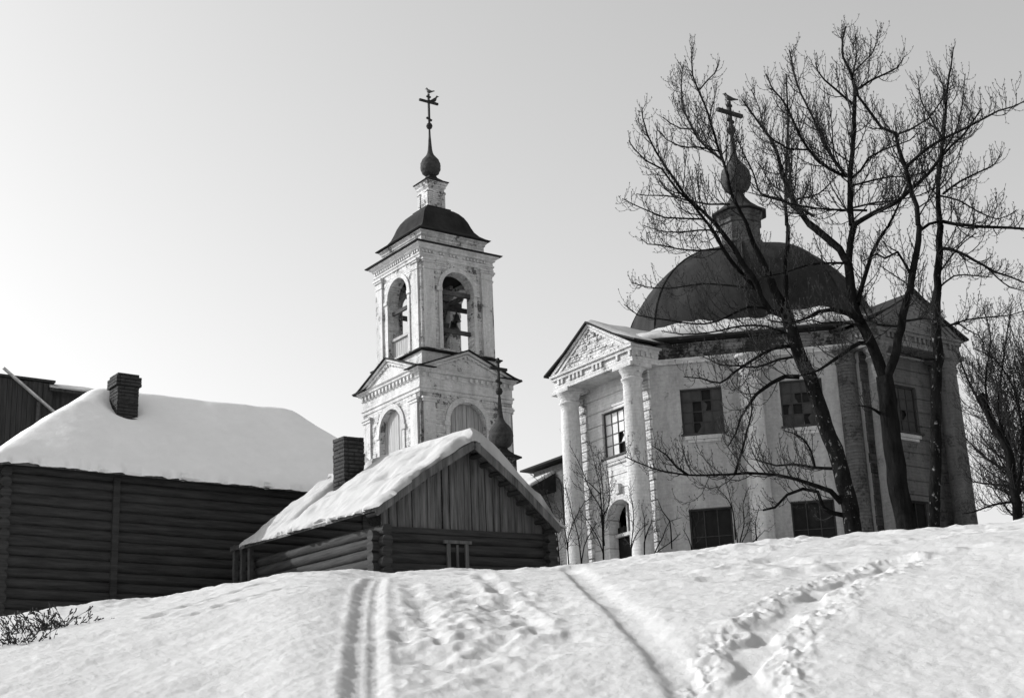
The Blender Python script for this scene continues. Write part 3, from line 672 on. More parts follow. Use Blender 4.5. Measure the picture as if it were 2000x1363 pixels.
# belfry
SU = square(1.85); uf = [face_frame(SU, i) for i in range(4)]
mb = MB()
for i, (fr, h) in enumerate(uf): 
    hh = h if i % 2 == 0 else h - .5
    mb.plate(lambda u, v, w, fr=fr: fr(u, v, w), rect(-hh - (0 if i % 2 == 0 else 0), hh, 19.42, 23.62), [arch(0, .80, 19.6, 22.28)], .5, True)
mb.build('belfry_wall', M['tower_wall'], TW)
mb = MB()
for fr, h in uf:
    mb.plate(lambda u, v, w, fr=fr: fr(u, v, w + .06), arc_pts(0, 22.28, 1.0, 0, math.pi, 18) + arc_pts(0, 22.28, .81, math.pi, 0, 18), [], .08)
    for s in (-1, 1):
        a, b = sorted((s * .81, s * 1.08)); fbox(mb, fr, a, b, 22.12, 22.28, -.02, .09); a, b = sorted((s * .81, s * .98)); fbox(mb, fr, a, b, 19.55, 22.12, -.02, .05)
        a, b = sorted((s * 1.22, s * (h - .12))); fbox(mb, fr, a, b, 19.5, 23.3, -.02, .09); fbox(mb, fr, a - .03, b + .03, 23.0, 23.08, -.02, .12)
        fbox(mb, fr, a - .06, b + .06, 23.3, 23.38, -.02, .15); fbox(mb, fr, a - .10, b + .08, 23.38, 23.46, -.02, .19)
mb.build('belfry_pilaster', M['trim'], TW)
mb = MB(); moulding(mb, SU, [(-.55, 23.50), (.04, 23.50), (.04, 23.60), (.08, 23.63), (.08, 23.70), (.03, 23.72), (.03, 23.86), (.12, 23.90), (.12, 23.97), (.22, 24.03), (.25, 24.10), (-.55, 24.10)])
for fr, h in uf: dentils(mb, fr, -h, h, 23.74, 23.85, .0, .10, .08, .17, rng, .12)
mb.build('belfry_cornice', M['trim'], TW)
mb = MB(); mb.rings([[(p[0], p[1], z) for p in square(h)] for h, z in ((2.19, 24.105), (2.22, 24.15), (1.64, 24.30))]); mb.build('cornice_roof', M['iron'], TW)
mb = MB(); moulding(mb, square(1.62), [(0, 24.2), (0, 24.62), (.05, 24.66), (.05, 24.72), (.12, 24.80), (.12, 24.86), (-1, 24.86)]); mb.build('attic', M['tower_wall'], TW)
mb = MB(); prof = [(1.84, 24.87), (1.87, 24.91), (1.70, 25.0), (1.50, 25.16), (1.34, 25.38), (1.24, 25.62), (1.15, 25.88), (1.03, 26.12), (.86, 26.34), (.70, 26.48), (.54, 26.56)]
mb.rings([[(p[0], p[1], z) for p in square(h)] for h, z in prof]); mb.build('tent_roof', M['dome_iron'], TW)
mb = MB(); mb.rings([[(p[0], p[1], z) for p in square(h)] for h, z in ((.62, 26.4), (.62, 26.58), (.45, 26.66))]); mb.build('lantern_base', M['iron'], TW)
mb = MB(); moulding(mb, square(.42), [(0, 26.5), (0, 27.55), (.06, 27.62), (.06, 27.68), (.13, 27.80), (.13, 27.86), (-.2, 27.86)])
for i in range(4):
    fr, h = face_frame(square(.42), i)
    for s in (-1, 1):
        a, b = sorted((s * .24, s * .41)); fbox(mb, fr, a, b, 26.6, 27.35, -.02, .05); fbox(mb, fr, a - .02, b + .02, 27.35, 27.42, -.02, .08)
mb.build('lantern', M['tower_wall'], TW)
mb = MB(); mb.rings([[(p[0], p[1], z) for p in square(h)] for h, z in ((.58, 27.87), (.60, 27.91), (.40, 28.02), (.22, 28.18), (.15, 28.34))]); mb.build('lantern_roof', M['iron'], TW)
mb = MB(); onion(mb, .46, 28.77, top=4.15); mb.build('onion_dome', M['onion'], TW, smooth=True, angle=R(50))
mb = MB(); mb.lathe([(.03, 30.6), (.11, 30.66), (.15, 30.77), (.11, 30.88), (.03, 30.94)], 14); cross(mb, 30.8, 32.38, 31.98, .50, 31.12, .14, .04); mb.build('cross', M['cross'], TW)
# belfry timbers
mb = MB()
for z, o in ((22.55, .0), (22.15, .5), (21.7, -.45)): mb.bar((-1.4, o, z), (1.4, o, z), .16, .18); mb.bar((o, -1.4, z - .2), (o, 1.4, z - .2), .16, .18)
mb.bar((-.9, -1.62, 21.72), (.9, -1.62, 21.72), .10, .16); mb.bar((1.55, -.85, 20.5), (1.55, .85, 20.5), .10, .18)
mb.bar((1.6, -.85, 22.2), (1.6, .85, 22.2), .10, .2)
mb.build('beam', M['beam'], TW)
mb = MB()
for k in range(9): u = -.80 + k * .178; mb.box(u, u + .16, -1.66, -1.62, 19.5, 20.42)
mb.bar((-.82, -1.68, 20.48), (.82, -1.68, 20.48), .12, .12); mb.build('parapet_boards', M['niche_board'], TW)
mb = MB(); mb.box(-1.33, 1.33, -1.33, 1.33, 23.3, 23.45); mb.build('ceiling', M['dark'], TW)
TWM = Matrix.Translation(TW.location) @ Matrix.Rotation(ROT, 4, 'Z')
for k, (x, y, z, r_, lab) in enumerate(((.9, .55, 21.55, .20, 'bronze bell hanging in the right arch of the belfry, nearer the arch edge'), (.35, .75, 21.45, .26, 'large bronze bell hanging deep in the belfry beside the small one'), (.55, -.35, 22.05, .17, 'small bronze bell on a beam seen through the lit left arch of the belfry'))):
    b_ = empty('bell', TWM @ Vector((x, y, z)), ROT); tag(b_, lab, 'bell', 'bells in the belfry')
    mb = MB(); mb.lathe([(r_ * 1.0, -r_ * 1.5), (r_ * .98, -r_ * 1.4), (r_ * .78, -r_ * 1.0), (r_ * .62, -r_ * .4), (r_ * .52, -.02), (r_ * .3, .04), (.02, .06)], 20); mb.box(-.03, .03, -.03, .03, .03, .30); mb.build('bell_body', M['bell'], b_, smooth=True, angle=R(40))
    mb = MB(); mb.lathe([(.01, -r_ * .3), (.012, -r_ * 1.4), (.04, -r_ * 1.6), (.045, -r_ * 1.75), (.01, -r_ * 1.85)], 8); mb.build('clapper', M['iron'], b_)

# crows
def crow(loc, rz, label):
    mb = MB(); sp = [(-.30, .06, .012, .05), (-.22, .045, .014, .06), (-.12, .03, .05, .055), (-.02, .03, .085, .08), (.07, .05, .09, .085), (.13, .10, .065, .065), (.16, .15, .055, .055), (.20, .165, .05, .05), (.235, .155, .025, .022), (.29, .14, .006, .006)]
    rs = [[(x, wy * math.cos(t), .10 + z + wz * math.sin(t)) for t in [2 * math.pi * k / 12 for k in range(12)]] for x, z, wz, wy in sp]; mb.rings(rs)
    for s in (-1, 1): mb.tube([(0, s * .03, .09), (.01, s * .03, .0)], .008, 4); mb.tube([(-.02, s * .03, .005), (.05, s * .03, .003)], .007, 4)
    o = mb.build('crow', M['feather'], None, smooth=True); o.location = loc; o.rotation_euler = (0, R(-18), rz); tag(o, label, 'bird', 'crows on the crosses')
CHM = Matrix.Translation(CH.location) @ Matrix.Rotation(ROT, 4, 'Z')
crow(TWM @ Vector((0, 0, 32.37)), ROT + R(200), 'black crow perched on the very top of the bell tower cross')
crow(TWM @ Vector((0, .34, 32.03)), ROT + R(70), 'black crow perched on the right arm of the bell tower cross')
crow(CHM @ Vector((0, 0, 23.84)), ROT + R(230), 'black crow perched on top of the cross above the big dome')

# ================================================================ log buildings
def log_wall(mb, P, t, nrm, L, z0, z1, dz, rng, ext=.0, r=None, shear=None):
    # horizontal logs along t from P, slightly uneven
    r = r or dz * .56; n = int(round((z1 - z0) / dz)); t = Vector(t); nrm = Vector(nrm); P = Vector(P)
    for k in range(n):
        z = z0 + dz * (k + .5); m = max(3, int(L / .9)); pts = []; rad = []
        rr = r * rng.uniform(.94, 1.05); j = rng.uniform(-.012, .012)
        for q in range(m + 1):
            u = -ext + (L + 2 * ext) * q / m; p = P + t * u + nrm * (j + rng.uniform(-.006, .006)); p.z = z + rng.uniform(-.006, .006)
            pts.append(p); rad.append(rr * rng.uniform(.97, 1.03))
        mb.tube(pts, rad, 10)
def heightfield(mb, x0, x1, y0, y1, nx, ny, top, bot, jag=0.0, seed=0):
    g_ = []; nvx = nx + 1; nvy = ny + 1
    for lay in (0, 1):
        for a in range(nvx):
            for b in range(nvy):
                x = x0 + (x1 - x0) * a / nx; y = y0 + (y1 - y0) * b / ny; ox = x; oy = y
                if jag:
                    if a in (0, nx): ox += jag * float(fbm(y * 2.3 + seed, 1.7 + a, 4)) + jag * .35 * float(vnoise(y * 9 + seed, 3.3))
                    if b in (0, ny): oy += jag * float(fbm(x * 2.3 + seed, 8.7 + b, 4)) + jag * .35 * float(vnoise(x * 9 + seed, 5.3))
                g_.append((ox, oy, top(x, y) if lay else bot(x, y)))
    n1 = nvx * nvy; ix = lambda a, b: a * nvy + b; fs = []
    for a in range(nx):
        for b in range(ny):
            q = (ix(a, b), ix(a + 1, b), ix(a + 1, b + 1), ix(a, b + 1)); fs.append(q); fs.append(tuple(n1 + v for v in reversed(q)))
    for a in range(nx):
        for b in (0, ny): fs.append((ix(a, b), ix(a + 1, b), ix(a + 1, b) + n1, ix(a, b) + n1))
    for b in range(ny):
        for a in (0, nx): fs.append((ix(a, b), ix(a, b + 1), ix(a, b + 1) + n1, ix(a, b) + n1))
    mb.add(g_, fs)
def brick_stack(mb, cx, cy, h, z0, z1, rng, rag=.02, dz=.085, cap=True):
    z = z0; k = 0
    while z < z1 - dz * .5:
        hh = h + (.05 if cap and z1 - dz * 5.2 < z < z1 - dz * 2.2 else 0)
        n = 2
        for s in (-1, 1):
            for q in range(n):
                a = -hh + 2 * hh * q / n; b = a + 2 * hh / n; j = rng.uniform(-rag, rag); sh = (.5 * hh if k % 2 else 0)
                mb.box(cx + max(-hh, a) + .004, cx + b - .004, cy + s * hh - (0 if s > 0 else -0) - (.10 if s > 0 else 0) + j * .5, cy + s * hh + (.10 if s < 0 else 0) + j * .5, z + .006, z + dz - .006)
                mb.box(cx + s * hh - (.10 if s > 0 else 0) + j * .5, cx + s * hh + (.10 if s < 0 else 0) + j * .5, cy + a + .104 * (q == 0) , cy + b - .104 * (q == n - 1), z + .008, z + dz - .008)
        z += dz; k += 1
    mb.box(cx - h + .02, cx + h - .02, cy - h + .02, cy + h - .02, z0, z1 - dz)

# --- hut in the middle: gable towards the camera, ridge running away to the left
HT = empty('log_hut', (-3.0499, 31.8543, 0), ROT); tag(HT, 'small dark log hut with a boarded gable and snow sliding off its steep roof', 'hut')
def hs(x, y, z): return (x, y, z - .04 * x + .03 * y)      # the old hut has settled out of level
def shear(mb): mb.v = [hs(*v) for v in mb.v]; return mb
rng = random.Random(11)
W_, L_ = 4.2, 5.3; ZT = 6.05
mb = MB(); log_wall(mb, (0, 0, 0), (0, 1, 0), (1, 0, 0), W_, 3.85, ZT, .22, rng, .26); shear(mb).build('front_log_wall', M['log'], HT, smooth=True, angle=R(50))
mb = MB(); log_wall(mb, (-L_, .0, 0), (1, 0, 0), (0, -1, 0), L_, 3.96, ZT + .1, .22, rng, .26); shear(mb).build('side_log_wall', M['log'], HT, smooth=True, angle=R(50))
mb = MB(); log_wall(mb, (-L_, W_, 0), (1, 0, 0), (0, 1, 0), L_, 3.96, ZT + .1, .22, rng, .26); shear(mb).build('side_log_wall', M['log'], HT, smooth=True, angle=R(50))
mb = MB(); mb.box(-L_, -L_ + .15, 0.02, W_ - .02, 3.5, ZT); shear(mb).build('back_wall', M['log'], HT)
YR, ZR, KL = 2.10, 8.06, .68
def hroof(y):
    d = abs(y - YR); return ZR - (KL if y < YR else .86) * (math.sqrt(d * d + .03) - .17)
XF, XB, YL, YRR = .42, -5.85, -.38, 4.30
mb = MB()
n = 22
for k in range(n):      # vertical boards, some loose
    y0 = .04 + (W_ - .08) * k / n; y1 = y0 + (W_ - .08) / n - rng.choice([.006, .012, .03]); j = rng.uniform(-.012, .02)
    zb = ZT + .05 + rng.uniform(-.02, .03); x = -.02 + j
    mb.add([(x, y0, zb), (x, y1, zb), (x, y1, hroof(y1) - .12), (x, y0, hroof(y0) - .12), (x - .03, y0, zb), (x - .03, y1, zb), (x - .03, y1, hroof(y1) - .12), (x - .03, y0, hroof(y0) - .12)],
           [(0, 1, 2, 3), (7, 6, 5, 4), (0, 4, 5, 1), (1, 5, 6, 2), (2, 6, 7, 3), (3, 7, 4, 0)])
shear(mb).build('gable_boards', M['board'], HT)
mb = MB(); mb.box(-.1, .10, -.1, W_ + .1, ZT - .03, ZT + .09); shear(mb).build('tie_beam', M['log'], HT)
mb = MB()
ys = list(np.linspace(YL, YRR, 15))
prof = [(y, hroof(y) - .04) for y in ys] + [(y, hroof(y) - .10) for y in reversed(ys)]
mb.rings([[(x, y, z) for y, z in prof] for x in (XF, XB)])
for k in range(13):     # roof boards showing at the gable edge
    pass
shear(mb).build('roof', M['board'], HT)
mb = MB()
for s, ye in ((-1, YL), (1, YRR)):
    for q in range(9):  # ends of the roof poles under the overhang
        y = ye + (YR - ye) * (q + .4) / 9.4; mb.tube([(XF - .02, y, hroof(y) - .19), (-.05, y, hroof(y) - .19)], .055 * rng.uniform(.8, 1.15), 7)
shear(mb).build('purlin', M['log'], HT)
mb = MB()
for s, ye in ((-1, YL), (1, YRR)):
    pts = [(XF + .02, ye, hroof(ye) - .13), (XF + .02, (ye + YR) / 2, hroof((ye + YR) / 2) - .11), (XF + .02, YR, hroof(YR) - .10)]
    for a, b in zip(pts, pts[1:]): mb.bar(a, b, .035, .17, side=(0, 0, 1))
shear(mb).build('bargeboard', M['board'], HT)
CX_, CY_ = -3.80, 1.42
def hsnow(x, y):
    z = hroof(y); e1 = min(XF + .04 - x, x - XB + .04); e2 = min(y - YL + .02, YRR + .02 - y)
    f = math.sqrt(max(0, 1 - (1 - min(1, max(0, e1) / .22)) ** 2)) * (.25 + .75 * math.sqrt(max(0, 1 - (1 - min(1, max(0, e2) / .6)) ** 2)))
    th = .19 + .16 * float(fbm(x * .7 + 3, y * .8, 3)) + .10 * float(fbm(x * 2.2, y * 2.6, 4)) + .05 * float(fbm(x * 7, y * 3, 2))
    if y > YR - .1: th = max(th, .30 + .10 * float(fbm(x * .7 + 3, y * 1.8, 3)) - .12 * (y - YR) / 2.4); f = max(f, min(1, max(0, e1 + .02) / .05) ** .5 * (.35 + .65 * min(1, max(0, e2) / .5)))
    # melted gully running down-slope from the chimney
    if y < YR: th *= 1 - .98 * math.exp(-((x - (CX_ - .30) + .10 * (y - 1.0)) / .13) ** 2) * (1 if y > .25 else max(0, 1 - (.25 - y) / .3))
    th *= 1 - .9 * math.exp(-(((x - CX_) / .42) ** 2 + ((y - CY_) / .40) ** 2) ** 2)
    return z - .03 + max(.0, th) * f
mb = MB(); heightfield(mb, XF + .04, XB - .04, YL - .05, YRR + .05, 130, 90, lambda x, y: hsnow(x, y), lambda x, y: hroof(y) - .035, .34, 3)
shear(mb).build('snow', M['roof_snow'], HT, smooth=True, angle=R(60))
mb = MB(); brick_stack(mb, CX_, CY_, .27, 7.2, 8.85, rng, .03, .095, cap=False)
mb.box(CX_ - .27, CX_ + .02, CY_ - .1, CY_ + .25, 8.76, 8.845)
shear(mb).build('chimney', M['chimney_brick'], HT)
# low window under the gable
mb = MB(); mb.box(.10, .15, 1.52, 1.60, 5.0, 5.83); mb.box(.10, .15, 1.98, 2.06, 5.0, 5.83); mb.box(.10, .16, 1.44, 2.14, 5.83, 5.90); mb.box(.10, .14, 1.76, 1.81, 5.0, 5.81)
shear(mb); WN = mb.build('window', M['board'], HT)
mb = MB(); mb.box(.085, .105, 1.58, 2.0, 4.9, 5.82); shear(mb).build('pane', M['dark'], WN)
# porch posts at the back left corner
mb = MB()
for x in (-6.35, -5.95, -5.55): mb.box(x, x + .11, -.30, -.20, 4.2, 6.55)
mb.box(-6.45, -5.3, -.32, -.22, 6.42, 6.52); shear(mb).build('porch_posts', M['beam'], HT)

# --- big log house on the left
LH = empty('log_house', (-5.6753, 39.5953, 0), ROT); tag(LH, 'long low dark log house at the left edge under a thick smooth snow roof', 'house')
rng = random.Random(21)
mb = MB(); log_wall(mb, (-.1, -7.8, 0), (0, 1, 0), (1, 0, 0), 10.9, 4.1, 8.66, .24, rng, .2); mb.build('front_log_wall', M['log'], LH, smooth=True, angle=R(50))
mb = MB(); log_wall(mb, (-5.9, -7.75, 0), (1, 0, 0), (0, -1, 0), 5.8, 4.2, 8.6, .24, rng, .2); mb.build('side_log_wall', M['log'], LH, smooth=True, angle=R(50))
mb = MB(); mb.box(-6.0, -.25, -7.6, 2.9, 4, 8.6); mb.build('core', M['dark'], LH)
for u in (-5.2, 1.6): mb = MB(); mb.box(.0, .08, u, u + .16, 4.2, 8.5); mb.build('wall_post', M['log'], LH)
HY0, HY1, HX0, HX1 = -8.15, 3.35, -6.35, .38
def lroof(x, y):
    k = 1.0; s1 = 8.62 + (HX1 - x) * .845; s2 = 8.62 + (x - HX0) * .845; s3 = 8.62 + (y - HY0) * .80; s4 = 8.62 + (HY1 - y) * 1.35
    s4 = s4 if s4 < 10.4 else 10.4 + (s4 - 10.4) * .85
    m = [s1, s2, s3, s4]; a = .09; mn = min(m); return mn - a * math.log(sum(math.exp(-(v - mn) / a) for v in m)) + .0
mb = MB(); heightfield(mb, HX0, HX1, HY0, HY1, 30, 44, lambda x, y: lroof(x, y), lambda x, y: lroof(x, y) - .12); mb.build('roof', M['board'], LH)
def lsnow(x, y):
    e = min(x - HX0, HX1 - x, y - HY0, HY1 - y) + .12; f = math.sqrt(max(0, 1 - (1 - min(1, max(0, e) / .35)) ** 2))
    th = .19 + .12 * float(fbm(x * .35 + 9, y * .35, 3)) + .035 * float(fbm(x * 2, y * 1.4, 4)) - .10 * math.exp(-((y + 1.2 - .25 * x) / .5) ** 2) * 0
    if abs(x + 2.1) < .9 and abs(y + 4.16) < .9: th *= 1 - .95 * math.exp(-(((x + 2.1) / .46) ** 2 + ((y + 4.16) / .44) ** 2) ** 2)
    if x > -1.6 and y > 1.8: th *= 1 + .5 * float(fbm(x * 2.2, y * 2.2, 3))
    return lroof(x, y) + .005 + th * f
mb = MB(); heightfield(mb, HX0 - .08, HX1 + .12, HY0 - .08, HY1 + .08, 110, 210, lsnow, lambda x, y: lroof(x, y) - .01, .30, 7); mb.build('snow', M['shade_lifted_snow'], LH, smooth=True, angle=R(60))
mb = MB(); brick_stack(mb, -2.15, -4.16, .285, 9.6, 11.76, rng, .012, .085, cap=True); mb.build('chimney', M['chimney_brick'], LH)
mb = MB(); mb.box(-1.80, -1.70, -4.50, -3.75, 10.36, 10.50); mb.build('chimney_flashing', M['iron'], LH)

# --- further building behind it, only its roof end in view
BB = empty('barn', (-14.2196, 47.9354, 0), ROT); tag(BB, 'dark plank barn behind the log house, only its snowy eave showing at the left', 'barn')
mb = MB(); mb.box(-3.4, -.3, -.7, 3.0, 6, 14.05); mb.build('wall', M['shed_board'], BB)
def broof(x, y): return 14.02 + min(.1 - x, x + 3.6) * .30
mb = MB(); heightfield(mb, -3.6, .1, -.9, 3.2, 12, 12, lambda x, y: broof(x, y), lambda x, y: broof(x, y) - .1); mb.build('roof', M['shed_board'], BB)
mb = MB(); heightfield(mb, -3.6, .1, -.85, 3.25, 50, 60, lambda x, y: broof(x, y) + .01 + (.10 + .08 * float(fbm(x * 1.2, y * 1.2, 3))) * min(1, max(0, .15 - x) / .3 + .15), lambda x, y: broof(x, y) - .005, .16, 5); mb.build('snow', M['roof_snow'], BB, smooth=True)
mb = MB()
rng = random.Random(4); y = -6.2
while y < -.82: mb.box(-5, -.02 + rng.uniform(0, .03), y, y + .15, 6, 14.18 + rng.uniform(-.02, .015)); y += .16
mb.box(-5, .08, -6.3, -.72, 14.20, 14.27); mb.build('plank_lean_to', M['shed_board'], BB)
mb = MB(); mb.bar((.12, -2.4, 14.45), (.12, -.45, 13.02), .06, .12, side=(1, 0, 0)); mb.build('brace', M['pale_trim'], BB)
mb = MB(); mb.box(.06, .13, -1.30, -1.20, 10, 13.5); mb.build('post', M['beam'], BB)

